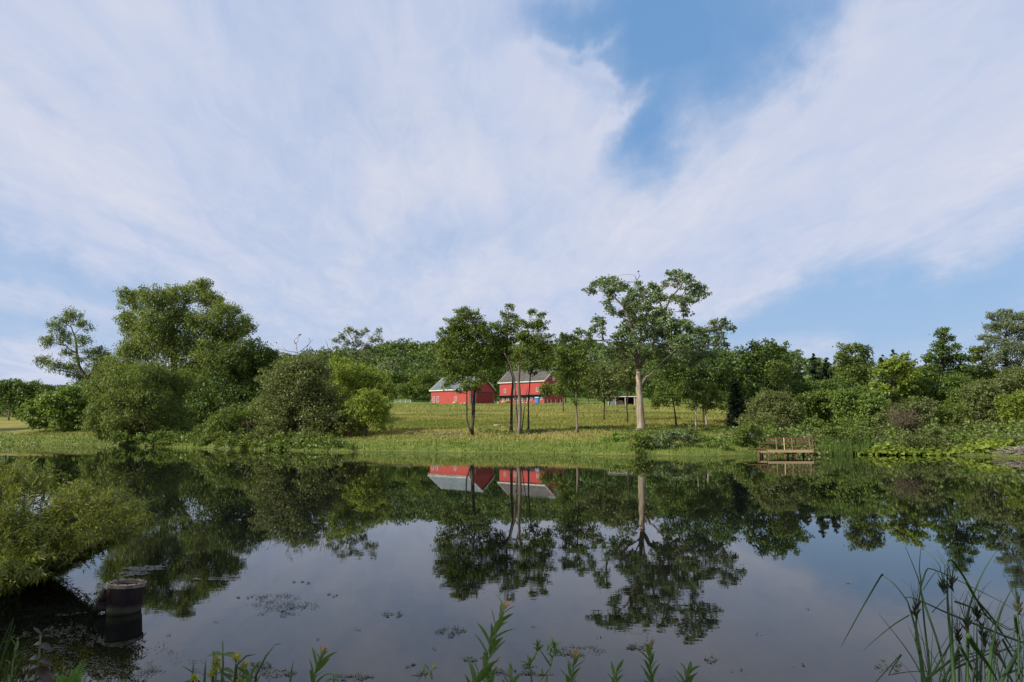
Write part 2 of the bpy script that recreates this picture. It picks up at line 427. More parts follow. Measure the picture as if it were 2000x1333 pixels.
    # drop leaves that would sink under the ground
    gzv = ground(V[:, 0]+bx, V[:, 1]+D)-bz; g = np.maximum(gzv, -bz+.02)
    V[:, 2] = np.maximum(V[:, 2], g+.02)
    LEAFCOUNT[0] += len(Fc)
    link('crown' if cat == 'tree' else 'foliage', np_mesh('crown', V, Fc, 4, T, M[mat] if isinstance(mat, str) else mat), root)
    return root

# ---- far left
far = [(15, 765, 24, 'leftmost of the dark trees at the far left edge of the meadow'),
       (58, 768, 24, 'dark round tree at the meadow edge, second from the left side'),
       (95, 772, 20, 'dark low tree at the meadow edge just behind the vine covered mound')]
for (a, b, r, lab) in far:
    tree('meadow_edge_tree', lab, 'tree', 150, a, [(a-r*.6, b, r*.8), (a+r*.5, b-4, r*.8), (a, b+14, r*.9), (a-r*.2, b-10, r*.6)], 'dark', lai=1.5, group='dark trees along the far left meadow edge')
tree('leaning_tree', 'open crooked tree with bare forked trunk rising behind the vine covered mound at left', 'tree', 112, 172,
     [(110, 640, 15), (140, 620, 17), (165, 636, 13), (92, 668, 14), (128, 662, 15), (160, 668, 14), (195, 690, 14), (82, 708, 13), (108, 715, 14), (150, 702, 10), (195, 712, 18), (118, 628, 9), (210, 700, 12), (175, 690, 12), (130, 690, 10), (135, 722, 14), (160, 735, 18)],
     'ash' if 0 else 'mid', 'bark_dark', stems=[[(182, 845), (172, 745), (155, 715), (150, 690), (148, 660)]],
     limbs=[(.16, [(150, 690, 0), (128, 675, .3), (100, 672, .3)]), (.16, [(172, 745, 0), (140, 728, -.2), (98, 722, -.4)]), (.16, [(170, 738, 0), (190, 710, .2), (208, 695, .4)]), (.12, [(148, 660, 0), (140, 640, 0), (118, 628, .2)])],
     r0=.34, lai=1.15, leafk=.0027, asp=.4, droop=.3, clump=.34, hollow=.25)
tree('vine_mound', 'bright green vine covered mound of shrubs on the grass below the open crooked tree', 'shrub', 106, 120,
     [(60, 826, 12), (85, 832, 12), (115, 832, 14), (150, 840, 14), (175, 840, 16), (150, 768, 26), (180, 775, 25), (112, 782, 26), (78, 800, 24), (50, 813, 16), (128, 808, 26), (165, 805, 28), (95, 818, 18), (140, 825, 16)],
     'vine', lai=1.8, flat=.7, leafk=.0034, asp=.9, up=.7)
tree('willow_tree', 'huge spreading old willow, tallest tree on the left bank', 'tree', 100, 352,
     [(262, 590, 22), (248, 575, 12), (300, 585, 26), (345, 580, 27), (385, 572, 22), (398, 556, 13), (415, 590, 22), (440, 615, 26), (470, 632, 20), (485, 645, 12), (250, 625, 18), (265, 645, 24),
      (300, 630, 36), (350, 630, 36), (400, 640, 36), (440, 665, 30), (310, 680, 40), (365, 690, 40), (415, 700, 36), (262, 690, 30), (235, 720, 30), (460, 650, 18)],
     'willow', 'bark_dark', stems=[[(352, 868), (346, 780), (338, 700), (334, 640), (330, 605)]],
     limbs=[(.3, [(342, 730, 0), (318, 655, .4), (280, 640, .6)]), (.35, [(345, 760, 0), (385, 700, -.5), (440, 660, -.7)]), (.3, [(346, 780, 0), (400, 700, .5), (405, 620, .6)]), (.25, [(345, 770, 0), (290, 720, -.6), (240, 700, -.8)])],
     r0=.62, lai=1.7, leafk=.0036, asp=.36, droop=.32, clump=.19, hollow=.3, tint=.22)
tree('willow_skirt', 'drooping lower willow growth hanging to the ground in front of the old willow', 'tree', 88, 285,
     [(205, 850, 16), (235, 852, 18), (265, 850, 20), (300, 845, 24), (335, 850, 20), (365, 845, 22), (345, 815, 26), (215, 735, 26), (195, 765, 26), (240, 745, 32), (285, 735, 30), (200, 800, 26), (240, 790, 34), (290, 785, 34), (330, 770, 30), (185, 830, 18), (225, 835, 22), (275, 830, 26), (320, 815, 28), (310, 740, 26), (355, 745, 24)],
     'willow', 'bark_dark', lai=1.45, leafk=.0036, asp=.36, droop=.4, clump=.19, hollow=.35, tint=-.08)
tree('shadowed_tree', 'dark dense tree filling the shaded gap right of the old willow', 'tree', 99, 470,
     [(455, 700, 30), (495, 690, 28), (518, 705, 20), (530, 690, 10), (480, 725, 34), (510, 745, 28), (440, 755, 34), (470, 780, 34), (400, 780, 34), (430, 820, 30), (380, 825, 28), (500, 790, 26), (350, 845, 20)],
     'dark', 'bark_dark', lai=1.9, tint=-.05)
tree('pale_willow', 'small pale willow sapling leaning out beneath the big willow on its right side', 'tree', 95, 440,
     [(450, 700, 18), (465, 690, 14), (440, 720, 12), (470, 710, 14)], 'willow', 'deadwood', stems=[[(438, 860), (440, 800), (432, 770), (448, 725)]], r0=.07, lai=1., leafk=.0026, asp=.36, droop=.4, clump=.3)
tree('thicket_shrub', 'broad grey green thicket on the bank left of the yellow green willow', 'shrub', 77, 575,
     [(535, 862, 14), (585, 866, 14), (615, 862, 14), (655, 835, 14), (510, 850, 16), (560, 838, 18), (595, 842, 20), (625, 840, 18), (575, 815, 22), (610, 800, 22), (660, 790, 20), (665, 820, 18), (560, 725, 22), (595, 712, 22), (620, 708, 16), (545, 755, 28), (585, 745, 30), (620, 735, 24), (530, 790, 26), (570, 785, 32), (610, 780, 30), (640, 770, 22), (540, 825, 28), (580, 825, 28), (620, 820, 28), (560, 855, 18), (600, 858, 18), (640, 850, 16), (520, 735, 16), (640, 810, 22)],
     'olive', 'bark_dark', lai=1.6, clump=.28)
tree('shade_shrub', 'dark green shrub at the waterline between the two willows', 'shrub', 83, 500,
     [(385, 855, 16), (405, 845, 20), (430, 838, 20), (460, 862, 12), (400, 865, 12), (440, 820, 22), (480, 868, 8), (520, 865, 10), (480, 820, 24), (505, 835, 24), (470, 850, 18), (510, 800, 22), (450, 845, 16), (495, 860, 12), (425, 858, 14), (530, 855, 14)], 'mid', 'bark_dark', lai=1.6, tint=-.1)
tree('yellow_willow', 'yellow green willow standing above the rounded lime bush near the shore', 'tree', 82, 690,
     [(662, 712, 17), (680, 728, 22), (710, 735, 22), (735, 745, 22), (752, 752, 14), (650, 745, 17), (680, 755, 26), (715, 762, 26), (745, 770, 20), (660, 780, 20)],
     'lime', 'bark_dark', lai=1.5, leafk=.0034, asp=.4, droop=.25, clump=.2, tint=0.)
tree('lime_bush', 'rounded bright lime green willow bush beside the open grass', 'shrub', 76, 715,
     [(715, 780, 20), (735, 790, 22), (700, 795, 22), (748, 805, 14), (722, 812, 26), (690, 820, 20), (745, 825, 16), (680, 838, 12), (705, 838, 14)],
     'lime', 'bark_dark', lai=1.6, leafk=.0034, asp=.42, droop=.2, clump=.17, tint=.1)
tree('ash_tree', 'thin pale leaved ash rising behind the yellow green willow', 'tree', 118, 700,
     [(656, 668, 8), (668, 660, 8), (680, 648, 9), (695, 655, 9), (712, 650, 8), (738, 648, 7), (730, 665, 9), (742, 662, 6), (700, 672, 10), (675, 675, 9), (720, 680, 9), (690, 690, 11), (712, 695, 10), (655, 680, 5)],
     'ash', 'bark', stems=[[(700, 850), (698, 720), (694, 690)]], r0=.2, lai=1.0, leafk=.0030, asp=.45, clump=.35, hollow=.15, twigs=7)
def dead_tree(name, label, D, base, strokes, r, cat='dead tree', mat='deadwood'):
    bx = at(base[0], 850, D)[0]; bz = gz(bx, D); org = np.array([bx, D, bz]); root = thing(name, label, cat, org)
    for k, st in enumerate(strokes):
        pts = [at(a, b, D+.3*i*(-1)**k)-org for i, (a, b) in enumerate(st)]
        if k == 0: pts[0][2] = -.2
        P_ = densify(pts, .06); MB().tube(P_, np.linspace(r if k == 0 else r*.55, r*.15, len(P_)), 6).build('trunk' if k == 0 else 'branch', M[mat], root, True)
    return root
dead_tree('dead_tree', 'bare dead crown with a bird on it, poking above the grey green thicket', 92, (590, 850),
          [[(592, 850), (590, 740), (582, 690), (578, 672), (586, 656)], [(582, 690), (560, 686), (545, 680)], [(560, 686), (552, 675)], [(578, 672), (574, 664), (590, 652)], [(584, 688), (600, 676), (612, 664)], [(598, 678), (606, 668), (604, 660)], [(556, 700), (545, 688), (541, 676)], [(590, 700), (600, 690), (615, 688)]], .11)
dead_tree('dead_sapling', 'thin bare dead sapling left of the pale ash', 92, (645, 850),
          [[(648, 850), (646, 740), (643, 690), (634, 662)], [(643, 690), (640, 674), (636, 668)], [(643, 685), (648, 672), (650, 660)], [(644, 700), (634, 682), (622, 680)]], .07)
dead_tree('fallen_limb', 'pale bare branches caught in the willow above its shaded lower growth', 91, (215, 850),
          [[(210, 850), (206, 805), (216, 785), (226, 765)], [(216, 785), (212, 778), (196, 786)], [(220, 776), (232, 776)], [(212, 790), (222, 800)]], .06)
# red twiggy brush at the water by the lime bush
def twig_bush(name, label, D, px, n, h, w, mat, cat='bush'):
    bx = at(px, 850, D)[0]; bz = gz(bx, D); root = thing(name, label, cat, (bx, D, max(bz, 0)))
    mb = MB()
    for i in range(n):
        a = rng.uniform(0, 6.28); e = np.array([math.cos(a)*w*rng.uniform(.3, 1), math.sin(a)*w*rng.uniform(.3, 1), h*rng.uniform(.45, 1)])
        p0 = np.array([math.cos(a)*w*.15, math.sin(a)*w*.15, -.1]); P_ = bez(p0, p0*.5+np.array([0, 0, h*.6])+e*.3, e, 5)
        mb.tube(P_, np.linspace(.03, .012, 5), 4, False)
        for k in range(3):
            q = P_[rng.integers(2, 5)]; mb.tube([q, q+rng.normal(size=3)*np.array([.3, .3, .25])*h*.4+np.array([0, 0, .1])], [.014, .007], 3, False)
    tag(mb.build('twigs', mat, root), kind='stuff'); return root
twig_bush('red_twig_bush', 'leafless reddish twiggy bush under the lime bush at the shore', 76, 680, 60, 2.0, 2.0, M['redtwig'])

# ---- trees in front of the barns
tree('multi_stem_tree', 'full crowned tree on several slender dark stems in front of the left barn', 'tree', 74.5, 922,
     [(905, 612, 14), (882, 632, 12), (865, 650, 9), (898, 655, 22), (925, 650, 20), (870, 695, 16), (888, 740, 14), (915, 755, 13), (945, 735, 14), (958, 690, 12), (960, 640, 10), (872, 755, 8), (905, 618, 15), (925, 625, 17), (895, 635, 16), (880, 655, 15), (862, 660, 8), (870, 670, 10), (905, 655, 24), (932, 652, 22), (945, 640, 12), (952, 660, 16), (890, 690, 25), (920, 690, 27), (948, 690, 20), (875, 715, 18), (905, 728, 22), (938, 725, 20), (880, 745, 13), (910, 752, 11), (895, 765, 6), (932, 752, 12)],
     'mid', 'bark_dark', stems=[[(921, 848), (926, 790), (930, 730), (925, 690)], [(922, 848), (912, 820), (912, 770), (905, 700)], [(922, 846), (922, 790), (936, 720), (945, 680)]],
     r0=.17, lai=1.25, leafk=.0028, asp=.6, clump=.3, tint=-.1)
tree('dark_stem_tree', 'slim dark stemmed tree just left of the pale stemmed one, between the barns', 'tree', 77, 998,
     [(1000, 634, 14), (985, 655, 15), (975, 675, 15), (960, 705, 12), (980, 700, 14), (994, 604, 9), (988, 618, 10), (1002, 622, 11), (978, 640, 14), (998, 645, 14), (968, 660, 12), (985, 670, 17), (965, 690, 14), (990, 698, 15), (972, 715, 10), (1012, 660, 12)],
     'mid', 'bark_dark', stems=[[(998, 842), (999, 790), (1002, 740), (990, 690), (992, 640)]], r0=.17, lai=1.2, leafk=.0028, clump=.33, hollow=.3)
tree('pale_stem_tree', 'tree with forked pale stem in front of the gap between the barns', 'tree', 74, 1014,
     [(1048, 640, 14), (1040, 670, 16), (1020, 690, 14), (1070, 680, 12), (1062, 705, 14), (1020, 655, 12), (1040, 612, 10), (1055, 618, 10), (1060, 640, 13), (1035, 640, 13), (1025, 660, 14), (1050, 665, 15), (1070, 660, 9), (1035, 685, 16), (1062, 685, 13), (1010, 700, 12), (1050, 705, 16), (1075, 700, 8), (1022, 718, 11), (1018, 632, 8)],
     'mid', 'bark', stems=[[(1014, 848), (1016, 800), (1013, 745), (1014, 715), (1022, 670), (1032, 640)], [(1013, 760), (1004, 740), (996, 710), (985, 690)]], r0=.2, lai=1.15, leafk=.0028, clump=.33, hollow=.3,
     limbs=[(.1, [(1014, 725, 0), (1007, 700, .3), (1000, 665, .4)])])
tree('slender_tree', 'thin straight young tree close right of the pale stemmed tree', 'tree', 78, 1032,
     [(1045, 700, 10), (1060, 712, 12), (1040, 722, 12), (1075, 722, 10), (1030, 690, 9)], 'dark', 'bark_dark',
     stems=[[(1032, 843), (1032, 790), (1036, 730), (1046, 700)], [(1018, 845), (1024, 800), (1030, 760)]], r0=.1, lai=1.1, leafk=.0028, clump=.3)
tree('young_lone_tree', 'small leafy tree with thin bare trunk on the bank left of the big cottonwood', 'tree', 75, 1127,
     [(1118, 700, 16), (1135, 690, 14), (1105, 715, 16), (1125, 725, 20), (1145, 725, 16), (1112, 745, 16), (1135, 750, 17), (1125, 768, 14), (1126, 785, 8), (1104, 690, 10), (1122, 672, 9), (1108, 660, 7)],
     'mid', 'bark', stems=[[(1128, 848), (1126, 800), (1125, 750), (1124, 700)]], r0=.14, lai=1.25, leafk=.0028, clump=.3, tint=.1)
CW = [(1153, 570, 9), (1168, 560, 12), (1188, 552, 13), (1210, 556, 12), (1222, 566, 8), (1195, 573, 13), (1185, 592, 10), (1192, 608, 8), (1240, 575, 11), (1252, 562, 9), (1235, 597, 15), (1220, 612, 12),
      (1262, 580, 14), (1282, 570, 11), (1290, 585, 12), (1300, 558, 8), (1310, 540, 9), (1325, 534, 8), (1328, 552, 12), (1345, 545, 10), (1350, 562, 12), (1368, 566, 10), (1376, 575, 7), (1355, 582, 11), (1338, 592, 11), (1340, 610, 8), (1318, 585, 10),
      (1240, 625, 15), (1265, 605, 15), (1262, 635, 16), (1290, 615, 15), (1305, 635, 17), (1285, 650, 16), (1325, 645, 16), (1345, 640, 13), (1360, 655, 15), (1380, 648, 11), (1392, 630, 8), (1400, 642, 9), (1418, 635, 10), (1428, 645, 7), (1405, 660, 11), (1385, 668, 13), (1410, 676, 9), (1335, 672, 17), (1360, 682, 16), (1310, 680, 15), (1290, 690, 12),
      (1220, 640, 11), (1230, 655, 13), (1208, 662, 13), (1222, 680, 13), (1200, 682, 12), (1245, 665, 12), (1165, 628, 9), (1178, 632, 8), (1160, 643, 8), (1176, 650, 7), (1145, 655, 8), (1128, 650, 7), (1120, 662, 8), (1102, 656, 7), (1098, 668, 6), (1150, 668, 8), (1180, 690, 12), (1160, 700, 12), (1350, 705, 14), (1385, 695, 12), (1198, 700, 12)]
CW = [(x, y, r*1.22) for x, y, r in CW]+[(1275, 625, 16), (1250, 640, 16), (1295, 660, 18), (1265, 660, 16), (1320, 665, 18), (1238, 680, 14), (1300, 700, 18), (1330, 700, 18), (1368, 700, 14), (1232, 610, 14), (1215, 700, 14), (1270, 690, 14), (1225, 590, 12), (1270, 560, 9)]
cw = tree('cottonwood_tree', 'tall old cottonwood with thick pale trunk and open spreading crown by the shore', 'tree', 76, 1251, CW, 'cotton', 'bark_pale',
     stems=[[(1252, 846), (1250, 800), (1249, 760), (1247, 725), (1246, 700)]],
     limbs=[(.22, [(1247, 722, 0), (1240, 670, -.2), (1225, 615, -.3), (1200, 580, -.3), (1170, 568, -.3)]), (.25, [(1247, 720, 0), (1266, 690, .1), (1282, 640, .2), (1300, 595, .2), (1330, 560, .3)]),
            (.18, [(1246, 705, 0), (1252, 650, .3), (1262, 600, .3), (1258, 565, .3)]), (.17, [(1262, 695, 0), (1310, 660, -.4), (1360, 650, -.5), (1410, 642, -.5)]),
            (.12, [(1246, 710, 0), (1215, 690, .2), (1195, 665, .3), (1155, 665, .3), (1105, 665, .4)]), (.2, [(1255, 755, 0), (1262, 738, -.2), (1280, 722, -.3)]),
            (.12, [(1178, 664, .3), (1178, 650, .3), (1168, 630, .3)]), (.1, [(1252, 570, .3), (1246, 552, .3), (1240, 538, .3)]), (.05, [(1244, 548, .3), (1250, 540, .3), (1246, 532, .3)]),
            (.15, [(1330, 600, .3), (1345, 585, .4), (1368, 575, .4)]), (.16, [(1285, 640, 0), (1292, 600, -.2), (1286, 575, -.2)])],
     r0=.48, lai=1.5, leafk=.0029, asp=.85, clump=.24, hollow=.2, up=.3, spread=.7, limb_r=.5, lbark='bark_limb')
back = [(1180, 'round green tree behind the young lone tree, left of the open shed', 100, [(1165, 735, 20), (1190, 725, 20), (1150, 755, 20), (1185, 755, 22), (1210, 745, 18), (1170, 772, 14), (1198, 772, 12)], 'olive'),
        (1225, 'grey green tree directly behind the cottonwood trunk', 92, [(1218, 715, 18), (1240, 735, 18), (1215, 740, 16), (1235, 755, 12), (1200, 725, 12), (1262, 745, 12)], 'olive'),
        (1100, 'pale leafed tree between the right barn and the young lone tree', 150, [(1095, 690, 14), (1108, 710, 18), (1095, 735, 18), (1112, 750, 18), (1090, 760, 10)], 'mid'),
        (1375, 'large dark tree right of the cottonwood, behind its lower crown', 92, [(1300, 715, 20), (1330, 720, 24), (1370, 715, 24), (1405, 720, 22), (1425, 735, 16), (1340, 750, 24), (1380, 750, 28), (1415, 760, 22), (1310, 745, 18), (1400, 695, 18), (1360, 775, 16), (1425, 780, 16)], 'dark'),
        (1425, 'dark bushy tree filling the gap before the round maple', 95, [(1425, 715, 16), (1440, 735, 16), (1445, 765, 20), (1430, 790, 20), (1455, 800, 20), (1455, 725, 10)], 'dark')]
for px, lab, D, bl, mt in back: tree('background_tree', lab, 'tree', D, px, bl, mt, 'bark_dark', lai=1.4, tint=-.05, r0=.13)
tree('small_dark_tree', 'small crooked tree on the field, first right of the cottonwood trunk', 'tree', 86, 1320, [(1292, 765, 14), (1312, 772, 15), (1330, 765, 15), (1300, 785, 12), (1325, 785, 8), (1282, 780, 10), (1280, 795, 7)], 'mid', 'bark_dark', stems=[[(1321, 828), (1318, 805), (1312, 775)]], r0=.13, lai=1.2, clump=.3, tint=-.1)
tree('small_shore_tree', 'thin trunked small tree, left one of the pair by the shore path', 'tree', 76, 1359, [(1345, 760, 15), (1365, 755, 14), (1352, 780, 15), (1370, 778, 12), (1350, 797, 8), (1342, 775, 10)], 'mid', 'bark_pale', stems=[[(1359, 848), (1360, 815), (1358, 770)]], r0=.12, lai=1.3, clump=.3, tint=-.1)
tree('small_shore_tree', 'thin trunked small tree, right one of the pair by the shore path', 'tree', 76.5, 1380, [(1385, 765, 15), (1400, 775, 14), (1380, 785, 13), (1398, 795, 10), (1378, 800, 8), (1410, 790, 10)], 'mid', 'bark_pale', stems=[[(1381, 847), (1378, 810), (1380, 770)]], r0=.13, lai=1.3, clump=.3, tint=-.1)
def conifer(name, label, D, px, top, halfw, mat='pine', n=18):
    x = at(px, top, D)[0]; z0 = gz(x, D); H = at(px, top, D)[2]-z0; W = halfw/F*D*1.15
    root = thing(name, label, 'tree', (x, D, z0)); mb = MB().tube([(0, 0, -.3), (0, 0, H*.5), (0, 0, H)], [.018*H, .010*H, .01], 7)
    mb.build('trunk', M['bark_dark'], root, True)
    C_, A_, N_, S_ = [], [], [], []; br = MB(); s = .0034*D
    lev = int(n)
    for i in range(lev):
        for k in range(8):
            t = min(.985, .06+.93*(i+rng.normal()*.6)/lev); t = max(t, .04); z = H*t; L = W*(1-t)**.75*rng.uniform(.7, 1.2)+.15; a = rng.uniform(0, 6.28); l = L*rng.uniform(.7, 1.12); d = np.array([math.cos(a), math.sin(a), -.12])
            e = d*l+np.array([0, 0, z+.05*l]); br.tube([(0, 0, z), e], [.03, .01], 3, False)
            m = int((50+75*l)*(.55 if D > 110 else .8)); u = rng.random(m)**.7; c = np.array([0, 0, z])+(e-np.array([0, 0, z]))*u[:, None]
            c = c+rng.normal(size=(m, 3))*np.array([.16, .16, .13])*l*(.5+u[:, None]*.5); c[:, 2] -= .10*l*rng.random(m)
            C_.append(c); A_.append(d+rng.normal(size=(m, 3))*.6); N_.append(np.array([0, 0, 1])+rng.normal(size=(m, 3))*.5); S_.append(s*(.7+.6*rng.random(m)))
    tag(br.build('branches', M['bark_dark'], root), kind='stuff')
    c = np.concatenate(C_); c[:, 2] = np.maximum(c[:, 2], .05)
    V, Fc = leaf_arrays(c, np.concatenate(A_), np.concatenate(N_), np.concatenate(S_), .4)
    LEAFCOUNT[0] += len(Fc)
    link('crown', np_mesh('crown', V, Fc, 4, rng.random(len(Fc)), M[mat]), root); return root
conifer('spruce_tree', 'dark narrow spruce at the shore right of the pair of small trees', 82, 1437, 742, 20)
# ---- right bank
tree('maple_tree', 'round domed dark maple, first tall tree right of the cottonwood on the right bank', 'tree', 86, 1500,
     [(1500, 678, 18), (1475, 682, 16), (1525, 682, 16), (1455, 702, 14), (1545, 705, 14), (1490, 705, 24), (1520, 712, 24), (1462, 730, 20), (1500, 740, 28), (1540, 740, 20), (1475, 765, 24), (1520, 772, 26), (1550, 770, 18)], 'dark', 'bark_dark', lai=1.7, leafk=.0032, asp=.9)
tree('leafy_sapling', 'lighter green sapling with bare lower twigs in front of the round maple', 'tree', 80, 1515, [(1512, 715, 13), (1528, 722, 12), (1505, 732, 12), (1535, 735, 11), (1520, 745, 11)], 'mid', 'redtwig', stems=[[(1520, 840), (1520, 770), (1522, 735)], [(1515, 840), (1512, 775), (1508, 735)], [(1524, 840), (1530, 775), (1534, 740)]], r0=.08, lai=1.3, tint=.15)
for (px, top, hw, lab) in [(1588, 690, 28, 'dark pine with layered boughs right behind the round maple'), (1615, 698, 24, 'second dark pine, between the round maple and the grey green ash'), (1560, 712, 20, 'low dark pine tucked against the right side of the round maple')]:
    conifer('pine_tree', lab, 96, px, top, hw, n=14)
tree('oak_tree', 'grey green rounded oak between the dark pines and the lime tree', 'tree', 94, 1665,
     [(1650, 685, 14), (1668, 680, 13), (1688, 686, 12), (1640, 702, 12), (1660, 705, 20), (1690, 706, 16), (1655, 728, 22), (1685, 730, 20), (1670, 755, 24), (1640, 750, 16)], 'mid', 'bark_dark', lai=1.5, tint=-.15)
for px, top, lab in [(1722, 692, 'far pine behind the left shoulder of the lime tree'), (1745, 682, 'far broad pine peeping over the lime tree'), (1768, 690, 'far pine behind the right shoulder of the lime tree')]:
    conifer('far_pine', lab, 118, px, top, 24, n=12)
tree('lime_tree', 'bright yellow green broadleaf tree, brightest crown on the right bank', 'tree', 79, 1750,
     [(1748, 705, 13), (1765, 700, 10), (1735, 718, 14), (1762, 720, 15), (1778, 715, 10), (1720, 735, 13), (1745, 740, 18), (1772, 742, 16), (1712, 755, 12), (1735, 762, 14), (1760, 765, 14), (1785, 735, 9)], 'lime', 'bark_dark', lai=1.4, leafk=.0036, asp=.9, tint=-.1, clump=.2)
tree('pointed_maple', 'dark green pointed maple, tallest pointed crown on the right bank', 'tree', 82, 1842,
     [(1842, 645, 9), (1838, 655, 10), (1848, 665, 13), (1830, 672, 11), (1860, 680, 12), (1838, 690, 18), (1815, 700, 13), (1868, 702, 16), (1845, 715, 22), (1812, 725, 18), (1885, 722, 16), (1800, 748, 16), (1840, 750, 26), (1880, 755, 22), (1815, 775, 22), (1860, 785, 24), (1905, 730, 10), (1895, 700, 9)], 'dark', 'bark_dark', lai=1.6, flat=.6, up=.7, tint=.15)
tree('corner_tree', 'tall grey green ash cut off by the right edge of the view', 'tree', 84, 1970,
     [(1945, 620, 13), (1962, 614, 13), (1985, 622, 14), (2005, 618, 14), (1935, 640, 13), (1960, 640, 20), (1995, 650, 24), (1925, 660, 11), (1950, 670, 20), (1985, 685, 26), (1920, 685, 12), (2020, 640, 24), (2025, 690, 28), (1945, 700, 18), (1990, 720, 24)], 'ash', 'bark_dark', lai=1.4, leafk=.0032, asp=.5, tint=-.4, flat=.6)
tree('edge_tree', 'mid green tree between the pointed maple and the ash at the right edge', 'tree', 86, 1910, [(1905, 690, 12), (1918, 705, 16), (1935, 725, 18), (1905, 735, 18), (1925, 755, 18), (1945, 745, 16)], 'mid', 'bark_dark', lai=1.5, tint=-.2)
sh = [(1508, 71, 'grey green silvery willow shrub right behind the wooden dock', 'willow_shrub', [(1500, 780, 20), (1525, 785, 20), (1480, 800, 20), (1510, 805, 24), (1545, 808, 22), (1465, 825, 18), (1495, 832, 20), (1530, 835, 20), (1560, 830, 18)], 'olive', dict(asp=.35, tint=.05, clump=.2)),
      (1462, 61.5, 'dark leafy bush at the shore just left of the wooden dock', 'shore_bush', [(1450, 845, 14), (1465, 838, 14), (1440, 858, 10), (1480, 850, 12), (1462, 862, 10)], 'mid', dict(tint=-.1)),
      (1570, 70, 'yellow green shrub above the right end of the dock', 'shore_bush', [(1570, 840, 16), (1595, 848, 13), (1585, 825, 15), (1605, 835, 12)], 'vine', dict(tint=-.25)),
      (1600, 78, 'green shrub slope under the dark pines', 'bank_shrub', [(1575, 785, 20), (1600, 780, 20), (1620, 790, 22), (1595, 805, 22), (1630, 815, 22), (1570, 800, 16), (1610, 830, 18)], 'mid', dict(tint=-.05)),
      (1650, 75, 'lighter green shrub below the grey green oak', 'bank_shrub', [(1640, 775, 18), (1660, 780, 20), (1680, 772, 18), (1650, 800, 20), (1675, 805, 20), (1645, 825, 16)], 'vine', dict(tint=-.2, asp=.8)),
      (1700, 73, 'leafy yellow green shrub below the left side of the lime tree', 'bank_shrub', [(1695, 785, 18), (1715, 780, 18), (1700, 805, 20), (1725, 805, 18), (1690, 830, 18), (1715, 835, 16)], 'vine', dict(tint=-.1, asp=.8)),
      (1735, 70, 'dull olive shrub at the water edge under the lime tree', 'bank_shrub', [(1735, 825, 20), (1755, 835, 18), (1725, 848, 14), (1770, 848, 16), (1745, 805, 18), (1700, 850, 12)], 'olive', dict(tint=-.2)),
      (1790, 70, 'olive brown shrub below the pointed maple', 'bank_shrub', [(1780, 800, 20), (1800, 815, 20), (1790, 840, 18), (1815, 850, 16), (1765, 820, 16), (1810, 795, 18)], 'olive', dict(tint=-.1)),
      (1850, 71, 'mixed green shrub mass right below the pointed maple', 'bank_shrub', [(1840, 815, 22), (1865, 808, 22), (1850, 840, 20), (1880, 840, 20), (1830, 855, 14), (1870, 860, 14)], 'mid', dict()),
      (1915, 72, 'tall olive shrub in the middle of the right corner thicket', 'bank_shrub', [(1895, 775, 20), (1920, 765, 22), (1940, 780, 22), (1905, 800, 24), (1935, 812, 24), (1920, 840, 20), (1905, 860, 12), (1945, 850, 16)], 'olive', dict()),
      (1975, 70, 'bright yellow green shrub at the right edge of the view', 'bank_shrub', [(1970, 790, 18), (1990, 780, 18), (1995, 805, 20), (1970, 815, 18), (2010, 795, 20)], 'lime', dict(tint=-.25, asp=.8)),
      (1975, 74, 'dusty green shrub towering at the right edge above the yellow green one', 'bank_shrub', [(1960, 750, 20), (1985, 740, 22), (2010, 740, 26), (1975, 765, 18), (2030, 780, 26)], 'olive', dict(tint=-.1)),
      (1980, 66, 'dark low shrub at the right edge just behind the brush pile', 'bank_shrub', [(1965, 845, 16), (1990, 840, 18), (2010, 850, 20), (1960, 862, 10)], 'mid', dict(tint=-.1))]
sh += [(1640, 63, 'low green bush at the water edge behind the reeds', 'shore_bush', [(1615, 845, 14), (1640, 848, 14), (1665, 850, 14), (1690, 852, 12), (1650, 832, 12)], 'mid', dict(tint=-.1)),
       (1770, 61.5, 'low dull bush at the water edge between the marsh plants', 'shore_bush', [(1790, 862, 12), (1812, 866, 12), (1835, 868, 12), (1770, 858, 12), (1860, 870, 10), (1820, 850, 14)], 'olive', dict(tint=-.15)),
       (1900, 61.5, 'low green bush above the right patch of marsh plants', 'shore_bush', [(1885, 862, 12), (1910, 860, 14), (1940, 862, 14), (1965, 868, 10)], 'vine', dict(tint=-.2)),
       (1560, 82, 'dark green bush mass between the silvery shrub and the dark pines', 'bank_shrub', [(1555, 765, 20), (1580, 760, 18), (1545, 790, 20), (1570, 800, 20), (1560, 820, 18)], 'dark', dict()),
       (1625, 84, 'shadowed shrub below the second dark pine', 'bank_shrub', [(1610, 760, 18), (1632, 765, 20), (1650, 755, 18), (1625, 785, 20)], 'dark', dict(tint=.1)),
       (1790, 80, 'dark green shrub between the lime tree and the pointed maple', 'bank_shrub', [(1785, 760, 18), (1800, 775, 20), (1775, 785, 18), (1760, 790, 16), (1740, 785, 16)], 'mid', dict(tint=-.15)),
       (1880, 76, 'shadowed green shrub under the mid green tree at right', 'bank_shrub', [(1875, 780, 20), (1900, 770, 20), (1925, 775, 20), (1955, 770, 20), (1890, 800, 20)], 'mid', dict(tint=-.15))]
for px, D, lab, nm, bl, mt, kw in sh: tree(nm, lab, 'shrub', D, px, bl, mt, 'bark_dark', lai=1.5, twigs=3, **kw)
twig_bush('brown_twig_bush', 'leafless brown twiggy patch in the right bank thicket below the lime tree', 67.5, 1765, 160, 3.0, 1.6, M['browntwig'])
